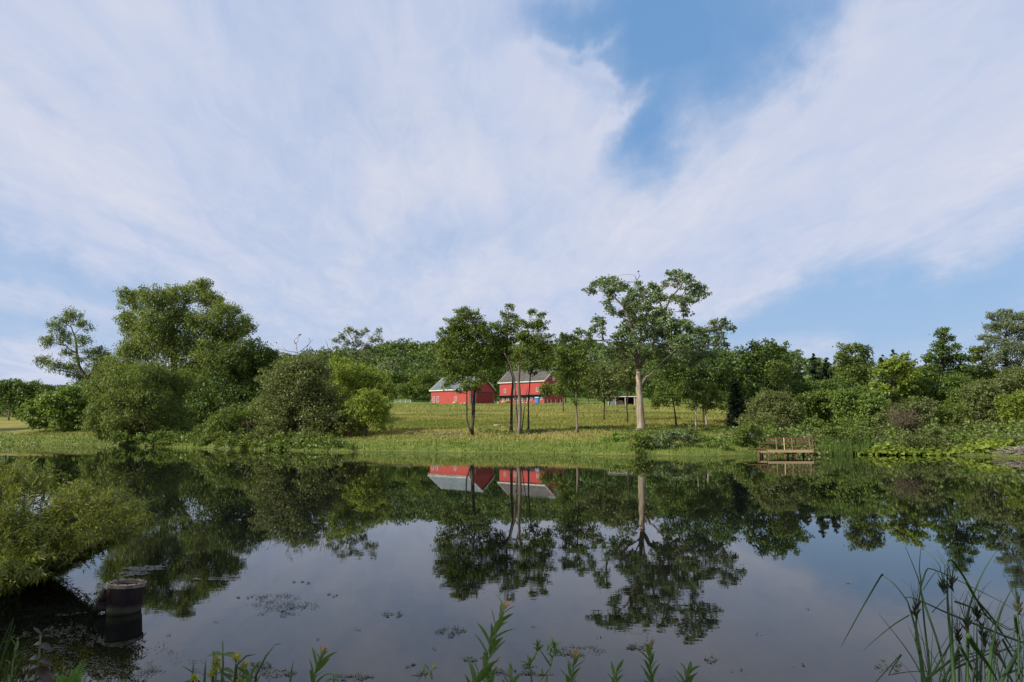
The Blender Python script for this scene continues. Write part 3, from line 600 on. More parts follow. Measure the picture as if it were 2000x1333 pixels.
for px, D, lab, bl, mt in [(2120, 78, 'green tree just beyond the right edge of the view', [(2090, 700, 34), (2130, 680, 34), (2110, 740, 40), (2150, 760, 36), (2080, 790, 34), (2130, 810, 30)], 'mid'),
        (2240, 80, 'dark tree farther beyond the right edge of the view', [(2210, 710, 34), (2250, 690, 36), (2230, 750, 40), (2280, 770, 36), (2200, 800, 34), (2260, 820, 30)], 'dark'),
        (-90, 112, 'broad green tree beyond the left edge of the view', [(-110, 740, 30), (-70, 745, 28), (-90, 775, 32), (-130, 790, 26), (-60, 795, 24)], 'mid')]:
    tree('edge_tree', lab, 'tree', D, px, bl, mt, 'bark_dark', lai=1.3, leafk=.0042, twigs=2)
# bushes at the waterline below the cottonwood and along the left bank
wb = [(1248, 60.5, 'leafy bush overhanging the water below the cottonwood, left end', [(1240, 862, 12), (1255, 858, 12), (1236, 876, 9), (1258, 874, 11), (1248, 884, 8)], 'mid'),
      (1290, 60.8, 'wide leafy bush overhanging the water below the cottonwood, right part', [(1278, 860, 12), (1298, 855, 12), (1315, 852, 12), (1285, 873, 11), (1308, 870, 10), (1332, 850, 12), (1345, 862, 10)], 'cotton'),
      (1350, 63, 'rounded bush in front of the pair of small trees', [(1335, 848, 11), (1352, 850, 11), (1345, 862, 10), (1362, 862, 9)], 'olive'), (1395, 61, 'low tuft of bushes on the shore between the cottonwood bush and the dock', [(1385, 872, 9), (1402, 870, 10), (1420, 874, 8)], 'mid')]
for px, D, lab, bl, mt in wb: tree('waterside_bush', lab, 'bush', D, px, bl, mt, 'bark_dark', lai=1.5, twigs=3, tint=-.1)
tree('shore_plants', 'leafy green plants hanging over the water below the old willow', 'plants', 84, 300,
     [(230, 852, 8), (250, 856, 8), (272, 856, 8), (292, 857, 8), (310, 852, 11), (330, 855, 12), (350, 858, 10), (325, 866, 7), (300, 866, 6), (372, 862, 8)], 'vine', 'bark_dark', lai=1.6, asp=.9, twigs=1, tint=-.1, spread=.1)
tree('shore_plants', 'leafy shore plants in the shade right of the old willow', 'plants', 82, 450, [(400, 866, 8), (425, 868, 8), (450, 868, 8), (475, 870, 9), (500, 872, 8), (525, 872, 9), (545, 868, 10)], 'mid', 'bark_dark', lai=1.6, twigs=1, tint=-.1, spread=.1)
tree('shore_plants', 'fresh green leafy plants at the water edge under the grey green thicket', 'plants', 78, 560, [(525, 862, 10), (545, 872, 9), (565, 868, 10), (585, 872, 8), (610, 874, 8), (530, 878, 6), (650, 870, 8), (668, 868, 9), (685, 874, 7)], 'vine', 'bark_dark', lai=1.6, twigs=1, tint=-.2, spread=.1)
# ---- trees behind and between the barns
bt = [(790, 300, 'rounded tree left of the left barn, second from its wall', [(785, 762, 13), (800, 758, 12), (792, 772, 10), (808, 770, 9)], 'mid'),
      (825, 300, 'tall rounded tree directly left of the left barn', [(818, 742, 12), (832, 735, 13), (845, 745, 10), (822, 762, 12), (838, 765, 10), (808, 755, 9)], 'mid'),
      (772, 310, 'dark tree at the field edge behind the yellow green willow', [(765, 740, 14), (775, 755, 14), (762, 765, 12), (780, 735, 10)], 'dark'),
      (745, 320, 'sparse grey tree at the foot of the wooded hill', [(750, 720, 13), (765, 722, 13), (755, 735, 13)], 'ash'),
      (968, 292, 'dark tree in the gap between the two barns', [(962, 735, 13), (972, 745, 11), (966, 760, 11), (968, 772, 8), (955, 722, 14), (975, 728, 12), (962, 752, 8)], 'dark'),
      (1105, 292, 'dark tree rising behind the gable of the right barn', [(1100, 720, 15), (1115, 740, 16), (1108, 760, 14), (1125, 725, 14), (1130, 755, 14)], 'dark'),
      (880, 300, 'dark tree behind the roof of the left barn', [(875, 725, 14), (895, 722, 15), (915, 730, 14), (940, 722, 12), (905, 742, 10), (935, 738, 8)], 'dark')]
for px, D, lab, bl, mt in bt: tree('barnyard_tree', lab, 'tree', D, px, bl, mt, 'bark_dark', lai=1.4, twigs=2)
tree('orchard_tree', 'low round fruit tree before the right end of the right barn, left one of two', 'tree', 240, 1065, [(1060, 762, 8), (1070, 757, 9), (1065, 770, 8), (1075, 768, 8)], 'mid', 'bark_dark', lai=1.6, twigs=2, tint=-.1)
tree('orchard_tree', 'low round fruit tree before the right barn gable, right one of two', 'tree', 238, 1090, [(1086, 760, 9), (1096, 757, 9), (1090, 770, 8), (1102, 768, 8)], 'mid', 'bark_dark', lai=1.6, twigs=2)
shade = [(1150, 220, 'spreading tree at the far field edge behind the young lone tree', [(1140, 765, 10), (1155, 762, 11), (1168, 768, 9), (1150, 772, 8)], 'dark'),
         (1180, 225, 'dark low tree beside the left end of the open shed', [(1178, 765, 9), (1186, 758, 10), (1175, 775, 6)], 'dark'),
         (1275, 220, 'dark tree behind the right end of the open shed', [(1262, 760, 14), (1285, 755, 15), (1300, 765, 12), (1275, 772, 9)], 'dark'),
         (1400, 200, 'far dark tree at the right end of the field', [(1385, 760, 16), (1410, 755, 18), (1435, 765, 18), (1400, 778, 12), (1425, 785, 12)], 'dark'),
         (1340, 210, 'far dark tree seen between the small trees right of the cottonwood', [(1325, 755, 15), (1345, 750, 16), (1362, 760, 14), (1340, 772, 10), (1360, 777, 10)], 'dark')]
for px, D, lab, bl, mt in shade: tree('field_edge_tree', lab, 'tree', D, px, bl, mt, 'bark_dark', lai=1.5, twigs=2)

def hill_wood():
    C_, A_, N_, S_, T_ = [], [], [], [], []
    n = 0
    sp = []
    for y in np.arange(318, 500, 15):
        for x in np.arange(-.60*y, .80*y, 9.0):
            u = x/y
            if -.44 < u < .26 or y > 440 or y < 330: sp.append((x+rng.normal()*2.2, y+rng.normal()*3))
    for k, (x, y) in enumerate(sp):
        z = gz(x, y); h = rng.uniform(9.5, 14.5); r = rng.uniform(3.8, 8.0)
        if y < 335: h *= .9
        s = .0034*y; m = int(1.0*math.pi*r*r/(.25*.8*s*s)); d = nrm(rng.normal(size=(m, 3))); d[:, 2] = np.where(d[:, 2] < -.5, -d[:, 2], d[:, 2])
        lump = 1+.22*np.sin(d[:, 0]*5+k)*np.cos(d[:, 1]*4+k*1.3)+.15*np.sin(d[:, 2]*9+k)
        c = np.array([x, y, z+h-r*.8])+d*r*(lump*(.62+.4*rng.random(m)**.5))[:, None]*np.array([1, 1, 1.05])
        low = rng.random(m) < .16; c[low, 2] -= rng.random(low.sum())*h*.6
        C_.append(c); A_.append(rng.normal(size=(m, 3))); N_.append(nrm(d*.6+np.array([0, 0, .5])+rng.normal(size=(m, 3))*.4)); S_.append(s*(.7+.6*rng.random(m)))
        T_.append(np.clip(rng.random()*1.0+rng.random(m)*.3-.15, 0, 1)); n += m
    c = np.concatenate(C_); V, Fc = leaf_arrays(c, np.concatenate(A_), np.concatenate(N_), np.concatenate(S_), .8)
    LEAFCOUNT[0] += len(Fc)
    o = link('hillside_wood', np_mesh('hillside_wood', V, Fc, 4, np.concatenate(T_), M['wood_far']))
    tag(o, 'dense green wood covering the hillside behind the barns', 'wood', kind='stuff')
hill_wood()
def far_left_wood():
    bl = []
    C_, A_, N_, S_, T_ = [], [], [], [], []
    for k in range(60):
        y = rng.uniform(170, 210); u = rng.uniform(-.95, -.48); x = u*y; z = gz(x, y); r = rng.uniform(2.6, 4); h = rng.uniform(5.5, 8.0)
        s = .0034*y; m = int(1.3*math.pi*r*r/(.25*.8*s*s)); d = nrm(rng.normal(size=(m, 3)))
        c = np.array([x, y, z+h-r*.8])+d*r*(.65+.4*rng.random(m))[:, None]; low = rng.random(m) < .3; c[low, 2] -= rng.random(low.sum())*h*.6
        c[:, 2] = np.maximum(c[:, 2], z)
        C_.append(c); A_.append(rng.normal(size=(m, 3))); N_.append(nrm(d+rng.normal(size=(m, 3))*.5)); S_.append(s*(.7+.6*rng.random(m))); T_.append(np.full(m, rng.random()*.5)+rng.random(m)*.3)
    c = np.concatenate(C_); V, Fc = leaf_arrays(c, np.concatenate(A_), np.concatenate(N_), np.concatenate(S_), .8)
    o = link('far_wood', np_mesh('far_wood', V, Fc, 4, np.concatenate(T_), M['dark'])); tag(o, 'low dark belt of wood closing the meadow at the far left', 'wood', kind='stuff')
far_left_wood()

# ---------------------------------------------------------------- grass
def blades(n, xr, yr, mat, name, label, hmin, hmax, wfac, filt, tintf, lean=.35, perp=True):
    x = rng.uniform(*xr, n); y = rng.uniform(*yr, n); z = ground(x, y); ok = filt(x, y, z); x, y, z = x[ok], y[ok], z[ok]; n = len(x)
    h = rng.uniform(hmin, hmax, n)*(.75+.5*np.clip(vnoise(x, y, .5)+.5, 0, 1)); w = wfac*np.maximum(y, 4)
    a = rng.uniform(0, 2*math.pi, n); lx = rng.normal(size=n)*lean*h; ly = rng.normal(size=n)*lean*h
    p = np.stack([x, y, z-.03], 1); d = np.stack([np.cos(a), np.sin(a)*.4, 0*a], 1)*w[:, None]
    V = np.stack([p-d, p+d, p+np.stack([lx, ly, h], 1)], 1).reshape(-1, 3)
    t = np.clip(tintf(x, y, z)+rng.normal(size=n)*.14, 0, 1)
    o = link(name, np_mesh(name, V, np.arange(3*n).reshape(-1, 3), 3, t, M[mat])); tag(o, label, 'grass', kind='stuff'); return n
patch = lambda x, y, z: .38+.55*vnoise(x*.5, y, .11, 2)+.25*vnoise(x, y, .45, 5)
inview = lambda x, y: (np.abs(x/y) < .82)
blades(190000, (-75, 40), (64, 140), 'grass', 'meadow_grass', 'tall green and golden meadow grass on the slope behind the pond', .14, .42, .0009,
       lambda x, y, z: (z > 1.1) & inview(x, y), patch)
blades(120000, (-95, 50), (56, 112), 'shoregrass', 'shore_grass', 'short bright green grass along the pond shore', .09, .30, .0010,
       lambda x, y, z: (z > .02) & (z < 1.4) & inview(x, y), lambda x, y, z: .45+.5*vnoise(x, y, .3, 3))
blades(75000, (-84, 46), (54, 101), 'shoregrass', 'waterline_grass', 'long green grass fringe hanging at the waterline of the far shore', .16, .55, .0008,
       lambda x, y, z: (z > -.14) & (z < .8) & inview(x, y) & (rng.random(len(x)) > z*.6), lambda x, y, z: .35+.4*vnoise(x, y, .6, 4), .3)
blades(30000, (-100, 110), (150, 235), 'grass', 'far_meadow_grass', 'pale seeding grass on the upper field below the barns', .3, .6, .0006,
       lambda x, y, z: inview(x, y), patch)
blades(9000, (-7, 7), (.8, 5.6), 'shoregrass', 'bank_grass', 'short grass on the near bank under the camera', .08, .22, .0009, lambda x, y, z: (z > .1), lambda x, y, z: .4+.4*vnoise(x, y, .9, 4))
# low leafy weeds on the slope
def weeds(name, label, spots, mat, s, asp=.8, upn=1.0):
    C_ = []
    for (px, py, D, rx, h, n) in spots:
        c = at(px, py, D); x = c[0]+rng.normal(size=n)*rx/F*D*.55; y = D+rng.normal(size=n)*.6
        z = np.maximum(ground(x, y), 0); hh = h*np.clip(.62+.55*vnoise(x, y, 1.15, 3)+.35*vnoise(x, y, 3.1, 8), .12, 1.6); C_.append(np.stack([x, y, z+hh*rng.random(n)**.7], 1))
    c = np.concatenate(C_); n = len(c); ax = rng.normal(size=(n, 3)); ax[:, 2] = np.abs(ax[:, 2])*.6
    V, Fc = leaf_arrays(c, ax, nrm(rng.normal(size=(n, 3))*.5+np.array([0, -.3, upn])), s*(.6+.8*rng.random(n)), asp)
    o = link(name, np_mesh(name, V, Fc, 4, rng.random(n), M[mat])); tag(o, label, 'weeds', kind='stuff'); return o
weeds('undergrowth', 'dark green undergrowth standing in for shadow bands at the foot of the trees along the bank', [(px, 840, D, 30, .5, 260) for px, D in ((1010, 75), (1060, 77), (1150, 80), (1290, 76), (1340, 80), (1420, 72), (1400, 76), (960, 78), (1270, 70), (1240, 74))], 'dark', .26)  # dark leaf strips added to stand for the shadow bands under the trees
weeds('broadleaf_plants', 'bright yellow green broad leaved marsh plants along the right shore', [(px, 875, D, 26, h, 420) for px, D, h in
      ((1640, 62.5, .7), (1668, 62, .8), (1695, 61.5, .8), (1720, 61, .85), (1745, 60.6, .85), (1765, 60.4, .7), (1790, 60.5, .45), (1885, 60, .6), (1905, 59.5, .85), (1930, 59.2, .8), (1945, 59, .6), (1850, 60.5, .35))], 'lime', .36, .85, 1.1)
weeds('bank_undergrowth', 'mixed dense undergrowth covering the right bank between the shrubs and the water', [(px+dx, 860, D+dd, 26, hh, 330) for px, D in ((1600, 64), (1640, 65), (1680, 65), (1720, 65), (1760, 64.5), (1800, 64), (1840, 64), (1880, 63.5), (1920, 63), (1960, 63), (2000, 62), (1450, 66), (1490, 67), (1530, 66), (1570, 65)) for dx, dd, hh in ((0, 0, 1.2), (15, 3, 1.6), (-12, -2.6, .9))], 'olive', .24, .8, .3)
weeds('bank_creeper', 'fresher green leafy plants scattered through the right bank undergrowth', [(px, 860, D, 13, hh, 260) for px, D, hh in ((1612, 63, 1.6), (1660, 67, 2.0), (1705, 63.5, 1.3), (1742, 67, 1.8), (1785, 63, 1.2), (1822, 66, 1.9), (1862, 62.5, 1.3), (1905, 66, 1.8), (1950, 62, 1.3), (1985, 65, 1.8), (1560, 67, 1.6), (1505, 66, 1.7))], 'vine', .26, .8, .4)
weeds('left_undergrowth', 'dark leafy undergrowth at the waterline in the shade of the old willow', [(px, 860, D, 24, hh, 300) for px, D in ((340, 83.5), (370, 83), (400, 81), (430, 80), (460, 78), (490, 76.5), (520, 75), (550, 73.4), (580, 72), (610, 71), (640, 69.5)) for hh in (1.5,)], 'mid', .24, .8, .2)
weeds('bank_weeds', 'leafy green weeds on the shore left of the dock', [(px, 875, D, 22, .5, 350) for px, D in ((1390, 64), (1420, 63.5), (1440, 63), (1360, 66), (1470, 62.5), (1215, 66), (1205, 65))], 'vine', .28)

# reeds by the dock: upright stems in one stand
def reed_stand():
    n = 620; px = rng.uniform(1596, 1800, n); px = np.where(rng.random(n) < .55, rng.uniform(1596, 1690, n), px); D = rng.uniform(60.3, 63.5, n)
    x = (px-1000)/F*D; h = np.where(px < 1690, rng.uniform(.6, 1.0, n)+1.3*rng.random(n)**3, rng.uniform(.4, .7, n)+.9*rng.random(n)**3); z = np.maximum(ground(x, D), 0)
    w = .028; lx = rng.normal(size=n)*.12*h; ly = rng.normal(size=n)*.1*h
    p = np.stack([x, D, z-.1], 1); d = np.array([w, 0, 0]); mid = p+np.stack([lx*.3, ly*.3, h*.6], 1); top = p+np.stack([lx, ly, h], 1)
    V = np.stack([p-d, p+d, mid+d*.8, top, mid-d*.8], 1).reshape(-1, 3)
    o = link('reeds', np_mesh('reeds', V, np.arange(5*n).reshape(-1, 5), 5, rng.random(n), M['reed'])); tag(o, 'stand of upright green reeds in the shallows right of the wooden dock', 'reeds', kind='stuff')
reed_stand()
# ---------------------------------------------------------------- barns
M['red'] = plain('red_barn_boards', (.42, .062, .050), (.29, .048, .040), .9, .75, .25, (6, 6, .4))
M['red_dark'] = plain('dull_red_boards', (.30, .050, .042), (.24, .042, .036), .6, .8, .2, (6, 6, .4))
M['metal_roof'] = plain('grey_metal_roof', (.15, .175, .18), (.115, .14, .145), .4, .6, .25)
M['shingle'] = plain('weathered_shingles', (.105, .098, .088), (.065, .062, .056), .7, .9, .2)
M['white'] = plain('white_trim', (.62, .60, .54), (.50, .48, .43), 1, .6)
M['glass_dark'] = plain('dark_window_glass', (.03, .035, .04), (.02, .02, .025), 1, .15, .5)
M['stone'] = plain('barn_foundation', (.10, .055, .05), (.06, .045, .04), 1.5, .9)
M['black'] = plain('dark_opening', (.02, .018, .016), None, 1, .9)
def window(parent, x, y, z, w, h, nx=2, ny=3, ax='x', sgn=-1):
    """window standing proud of a wall: ax 'x' lies on a wall along x (facing -y); 'y' on a wall along y (facing +x)"""
    def bx(mb, u0, u1, d0, d1, z0, z1):
        if ax == 'x': mb.box(x+u0, x+u1, y-d1, y-d0, z+z0, z+z1)
        else: mb.box(x+d0, x+d1, y+u0, y+u1, z+z0, z+z1)
        return mb
    f = MB(); t = .13
    bx(f, -w/2-t, -w/2, .01, .14, -t, h+t); bx(f, w/2, w/2+t, .01, .14, -t, h+t); bx(f, -w/2, w/2, .01, .14, h, h+t); bx(f, -w/2-.05, w/2+.05, .012, .18, -t-.02, 0)
    fr = f.build('window', M['white'], parent)
    g = bx(MB(), -w/2, w/2, .02, .05, 0, h).build('pane', M['glass_dark'], fr)
    m = MB()
    for i in range(1, nx): bx(m, -w/2+w*i/nx-.035, -w/2+w*i/nx+.035, .05, .10, 0, h)
    for i in range(1, ny): bx(m, -w/2, w/2, .05, .095, h*i/ny-.035, h*i/ny+.035)
    m.build('muntin', M['white'], fr); return fr
def barn_frame(name, label, px, D, zoff, L, phi):
    o = at(px, 790, D); z = gz(o[0], D)+zoff
    root = thing(name, label, 'barn', (o[0], D, z), -phi); return root
def gable_barn(root, L, W, H, RH, wallm, roofm, over=.5):
    # local: near corner at origin, long wall along -x .. 0 facing -y, gable end at x = 0 facing +x
    MB().box(-L, 0, 0, .25, -1.5, H).build('long_wall', wallm, root)
    MB().box(-L, 0, W-.25, W, -1.5, H).build('rear_wall', wallm, root)
    for nm, x0 in (('gable_wall', -.25), ('far_gable_wall', -L+.003)):
        MB().prism([(x0, .252, -1.5), (x0, W-.252, -1.5), (x0, W-.252, H), (x0, W/2, H+RH-.05), (x0, .252, H)], (.247, 0, 0)).build(nm, M['red_dark'] if 0 else wallm, root)
    sl = RH/(W/2); t = .16
    for s in (0, 1):
        y0, y1 = (-over, W/2) if s == 0 else (W+over, W/2)
        z0, z1 = H-sl*over+.02, H+RH+.02
        MB().prism([(-L-over, y0, z0), (-L-over, y1, z1), (-L-over, y1, z1+t), (-L-over, y0, z0+t)], (L+2*over, 0, 0)).build('roof', roofm, root)
        for x0 in (over+.01, -L-over-.13):
            MB().prism([(x0, y0, z0-.22), (x0, y1, z1-.22), (x0, y1, z1+t+.03), (x0, y0, z0+t+.03)], (.12, 0, 0)).build('barge_board', M['white'], root)
    MB().box(-L-over, over, -over-.14, -over-.01, H-sl*over-.15, H-sl*over+.2).build('eave_board', M['white'], root)
    MB().box(-L, 0, -.09, -.01, H-.75, H-.25).build('frieze_board', M['white'], root)
PH = R(38)
lb = barn_frame('red_barn', 'red barn with grey metal roof and sliding gable doors, left of the two barns', 917, 248, 0, 20, PH)
LL, LW, LH, LR = 19.5, 14.0, 5.6, 5.0
gable_barn(lb, LL, LW, LH, LR, M['red'], M['metal_roof'])
window(lb, -LL+1.6, 0, 1.0, .85, 1.9); window(lb, -LL+3.7, 0, 1.0, .85, 1.9); window(lb, -6.6, 0, .9, .8, 1.7)
# batten ribs of the metal roof
for i in range(1, 20):
    x = -LL-.5+i*(LL+1)/20
    MB().prism([(x, -.5, LH-.36+.19), (x, LW/2, LH+LR+.19), (x, LW/2, LH+LR+.24), (x, -.5, LH-.36+.24)], (.07, 0, 0)).build('roof_rib', M['metal_roof'], lb)
for k in range(3):    # sliding doors of the gable
    y0 = 3.2+k*3.3
    dr = MB().box(.01, .10, y0, y0+3.2, 0, 4.3).build('sliding_door', M['red_dark'], lb)
    MB().box(.102, .15, y0+.02, y0+.20, .02, 4.28).build('door_stile', M['white'] if k == 0 else M['red'], dr)
    for j in range(1, 8): MB().box(.101, .125, y0+.3+j*.38, y0+.34+j*.38, .05, 4.25).build('batten', M['red_dark'], dr)
MB().box(.01, .22, 2.6, 13.4, 4.35, 4.60).build('door_rail', M['stone'], lb)
MB().box(.01, .12, .2, .45, 0, LH).build('corner_board', M['white'], lb)
MB().box(.01, .06, 6.5, 7.5, 6.6, 7.9).build('loft_hatch', M['red_dark'], lb)

rb = barn_frame('red_barn', 'larger red bank barn with weathered shingle roof and star shaped gable window', 1063, 262, 0, 22, PH)
BL, BW, BH, BR = 22.0, 12.5, 8.8, 4.6
gable_barn(rb, BL, BW, BH, BR, M['red'], M['shingle'])
MB().box(-BL-.1, .1, -.9, -.02, 2.75, 3.25).build('forebay_beam', M['stone'], rb)
MB().box(-BL-.1, .1, -1.5, -.03, 3.26, 3.42).build('forebay_roof', M['shingle'], rb)
MB().box(-BL, 0, -.05, -.004, 1.5, 2.74).build('lower_wall_band', M['stone'], rb)
for i in range(9): window(rb, -BL+2.0+i*2.35, -.05, 1.35, .75, .85, 2, 1)
for x in (-BL+2.9, -BL+8.0, -3.2): window(rb, x, 0, 4.6, .75, 1.3, 2, 2)
window(rb, 0, BW/2, 9.0, .9, 1.6, 2, 2, 'y')
st = MB()      # white crossed star window ornament
for a in (0, 45, 90, 135):
    c, s = math.cos(R(a))*1.35, math.sin(R(a))*1.35; w1_, w2_ = -s*.12, c*.12
    st.prism([(.16+.012*a/45, BW/2-c-w1_, 9.8-s-w2_), (.16+.012*a/45, BW/2+c-w1_, 9.8+s-w2_), (.16+.012*a/45, BW/2+c+w1_, 9.8+s+w2_), (.16+.012*a/45, BW/2-c+w1_, 9.8-s+w2_)], (.01, 0, 0))
st.build('star_ornament', M['white'], rb)
MB().box(.01, .08, BW/2-.15, BW/2+.15, 11.3, 13.0).build('vent_louvre', M['white'], rb)
MB().prism([(-2.2, BW/2-.9, BH+BR-.35), (-2.2, BW/2, BH+BR+.62), (-2.2, BW/2+.9, BH+BR-.35)], (3.6, 0, 0)).build('hay_hood', M['metal_roof'], rb)
MB().tube([(1.2, BW/2, BH+BR-.1), (1.2, BW/2, BH+BR-1.3)], .05, 6).build('hoist_post', M['white'], rb)

# open shed
o = at(1214, 785, 205); zs = gz(o[0], 205)
sd = thing('open_shed', 'low open sided shed with pale flat roof left of the cottonwood trunk', 'shed', (o[0]-4, 205, zs), R(-6))
MB().box(-.4, 8.4, -.5, 4.5, 2.45, 2.68).build('roof', M['white'], sd)
MB().box(0, 8, 4.1, 4.2, 0, 2.44).build('back_wall', M['black'], sd)
MB().box(0, 2.1, 0, .1, 0, 1.9).build('side_panel', M['metal_roof'], sd)
MB().box(7.8, 7.9, .2, 4.1, 0, 2.44).build('end_wall', M['stone'], sd)
for x in (0, 2.2, 5.0, 7.7): MB().box(x-.08, x+.08, -.3, -.14, 0, 2.44).build('post', M['white'], sd)
MB().box(2.6, 4.6, 1.2, 2.6, 0, 1.1).box(2.9, 4.3, 1.3, 2.5, 1.102, 1.5).build('stored_crate', M['deadwood'], sd)

# portable toilet
M['blue'] = plain('blue_plastic', (.035, .20, .50), (.03, .16, .42), 1, .45, .5)
M['blue_pale'] = plain('pale_blue_roof', (.50, .66, .78), (.4, .56, .7), 1, .4)
o = at(1049, 788, 236)
pt = thing('portable_toilet', 'blue portable toilet with pale roof in front of the right barn', 'toilet', (o[0], 236, gz(o[0], 236)), R(-20))
MB().box(-.62, .62, -.6, .6, .15, 2.05).build('cabin', M['blue'], pt)
MB().box(-.66, .66, -.64, .64, 0, .149).build('base', M['black'], pt)
MB().prism([(-.68, -.66, 2.055), (-.68, -.4, 2.32), (-.68, .4, 2.32), (-.68, .66, 2.055)], (1.36, 0, 0)).build('roof', M['blue_pale'], pt)
dr = MB().box(-.42, .42, -.66, -.605, .2, 1.98).build('door', M['blue'], pt); MB().box(.28, .36, -.70, -.665, 1.0, 1.2).build('handle', M['white'], dr)
MB().box(-.3, .3, -.68, -.661, 1.7, 1.85).build('vent', M['black'], pt)

# picnic tables / implements by the left barn
def picnic(px, D, rz, label):
    o = at(px, 790, D); t = thing('picnic_table', label, 'table', (o[0], D, gz(o[0], D)), R(rz))
    for i in range(4): MB().box(-1.1, 1.1, -.4+i*.2, -.22+i*.2, .72, .77).build('plank', M['deadwood'], t)
    for s in (-1, 1): MB().box(-1.1, 1.1, s*.75-.13, s*.75+.13, .42, .47).build('bench', M['deadwood'], t)
    for x in (-.8, .8):
        MB().tube([(x, -.7, 0), (x, -.1, .72)], .05, 4).tube([(x, .7, 0), (x, .1, .72)], .05, 4).box(x-.04, x+.04, -.85, .85, .37, .415).build('leg_frame', M['deadwood'], t)
picnic(831, 236, 20, 'weathered picnic table past the left corner of the left barn'); picnic(846, 230, -15, 'weathered picnic table on the lawn before the two barn windows')
M['ochre'] = plain('ochre_tarp', (.45, .28, .12), (.35, .2, .08), 1, .8)
M['rock'] = plain('pale_rock', (.42, .39, .34), (.28, .26, .22), 3, .9, .1, (1, 1, 1), .05)
def lump(name, label, cat, x, y, s, mat, seed=0, zz=None):
    import bmesh
    bm = bmesh.new(); bmesh.ops.create_icosphere(bm, subdivisions=2, radius=1)
    for v in bm.verts:
        k = 1+.22*math.sin(v.co.x*3+seed)*math.cos(v.co.y*2.6+seed)+.14*math.sin(v.co.z*5+seed*2); v.co = Vector((v.co.x*s[0]*k, v.co.y*s[1]*k, v.co.z*s[2]*k))
    me = bpy.data.meshes.new(name); bm.to_mesh(me); bm.free(); me.materials.append(mat)
    z = gz(x, y) if zz is None else zz
    return tag(link(name, me, None, (x, y, z+s[2]*.45)), label, cat)
def lump_px(name, label, cat, px, D, s, mat, seed=0): return lump(name, label, cat, (px-1000)/F*D, D, s, mat, seed)
lump_px('hay_heap', 'small ochre heap against the long wall of the left barn', 'heap', 889, 246, (1.1, .8, .7), M['ochre'], 1)
for i, (px, lab) in enumerate([(902, 'pale stone nearest the ochre heap at the barn wall'), (908, 'pale stone near the front corner of the left barn')]): lump_px('stone', lab, 'stone', px, 245, (.6, .5, .35), M['rock'], i)
lump_px('tarp_pile', 'tan covered pile on the lawn at the left end of the right barn', 'pile', 987, 252, (1.7, 1.0, .8), M['ochre'], 3)
for i, (px, l) in enumerate(((973, 'pale item on the lawn in the gap between the barns'), (999, 'pale item just right of the tan covered pile'), (1012, 'pale item behind the pale forked stem'), (1021, 'pale item right of the pale forked stem'), (1029, 'pale item nearest to the blue toilet'))): tag(lump_px('stored_item', l, 'item', px, 252, (.5, .4, .35), M['rock'], i+4), group='small items along the foot of the right barn')
lump_px('boulder', 'pale flat rock in the grass between the two trunk groups', 'rock', 971, 90, (.5, .3, .16), M['rock'], 2)
lump_px('boulder', 'smaller pale rock right of the flat one, near the pale stemmed tree', 'rock', 983, 86, (.5, .35, .18), M['rock'], 7)
lump_px('boulder', 'reddish rock in the grass far left of the barn lawn', 'rock', 797, 205, (.9, .5, .35), M['ochre'], 8)
# paddock fence
o = at(1062, 790, 226); fe = thing('paddock_fence', 'pale post fence on the lawn below the orchard trees', 'fence', (o[0], 226, gz(o[0], 226)))
for i, px in enumerate((1062, 1069, 1076, 1085, 1094, 1102, 1112)):
    x = (px-1000)/F*226-o[0]; zb = gz(x+o[0], 226)-gz(o[0], 226)
    MB().box(x-.09, x+.09, -.08, .08, zb-.2, zb+1.75+.15*math.sin(i*3)).build('post', M['deadwood'], fe)
    if i < 6:
        x2 = ((1069, 1076, 1085, 1094, 1102, 1112)[i]-1000)/F*226-o[0]
        MB().box(x+.1, x2-.1, -.03, .03, zb+.15, zb+.25).build('rail', M['deadwood'], fe)
tg = [(1135, 226), (1160, 224), (1098, 232)]
for i, (px, D) in enumerate(tg): lump_px('log', ['rusty log under the fruit trees', 'brown log at the field edge left of the open shed', 'short dark log beside the paddock fence'][i], 'log', px, D, (1.3, .4, .4), M['redtwig'], i)
o = at(787, 780, 262); fl = thing('white_rail_fence', 'short white rail fence at the wood edge left of the barns', 'fence', (o[0]-3, 262, gz(o[0], 262)))
for i in range(4): MB().box(i*2-.08, i*2+.08, -.06, .06, 0, 1.3).build('post', M['white'], fl)
for z in (.5, 1.05):
    for i in range(3): MB().box(i*2+.085, i*2+1.915, -.03, .03, z, z+.14).build('rail', M['white'], fl)

# ---------------------------------------------------------------- dock
M['plank'] = plain('weathered_planks', (.21, .135, .075), (.13, .085, .05), 3, .85, .2, (.4, 4, 4))
M['fresh'] = plain('pale_lumber', (.46, .33, .18), (.34, .24, .13), 3, .8, .2, (.4, 4, 4))
M['brownrail'] = plain('brown_rail_boards', (.17, .098, .052), (.10, .06, .036), 3, .85, .2, (.4, 4, 4))
DD = 56.5
def dpx(px): return (px-1000)/F*DD
k = DD/F; x0 = dpx(1493)
def dz(py): return at(1500, py, DD)[2]
dk = thing('fishing_dock', 'wooden fishing dock with brown plank railing standing on posts in the pond', 'dock', (x0, DD, 0))
zd = dz(880); XW = (1592-1504)*k; XL = (1468-1504)*k; YD = 1.7; SK = .40
n = 20
for i in range(n):
    a = XW*i/n; MB().prism([(a+.01, .05, zd-.03), (a+XW/n-.01, .05, zd-.03), (a+XW/n-.01+SK*YD, YD, zd-.03), (a+.01+SK*YD, YD, zd-.03)], (0, 0, .042)).build('plank', M['plank'], dk)
for i in range(9):
    a = XL-.0+(-XL)*i/9; yb = 1.2+.05*(i % 2); MB().box(a+.01, a-XL/9-.01, .3, yb+.6, zd+.02, zd+.06).build('gangway_plank', M['plank'], dk)
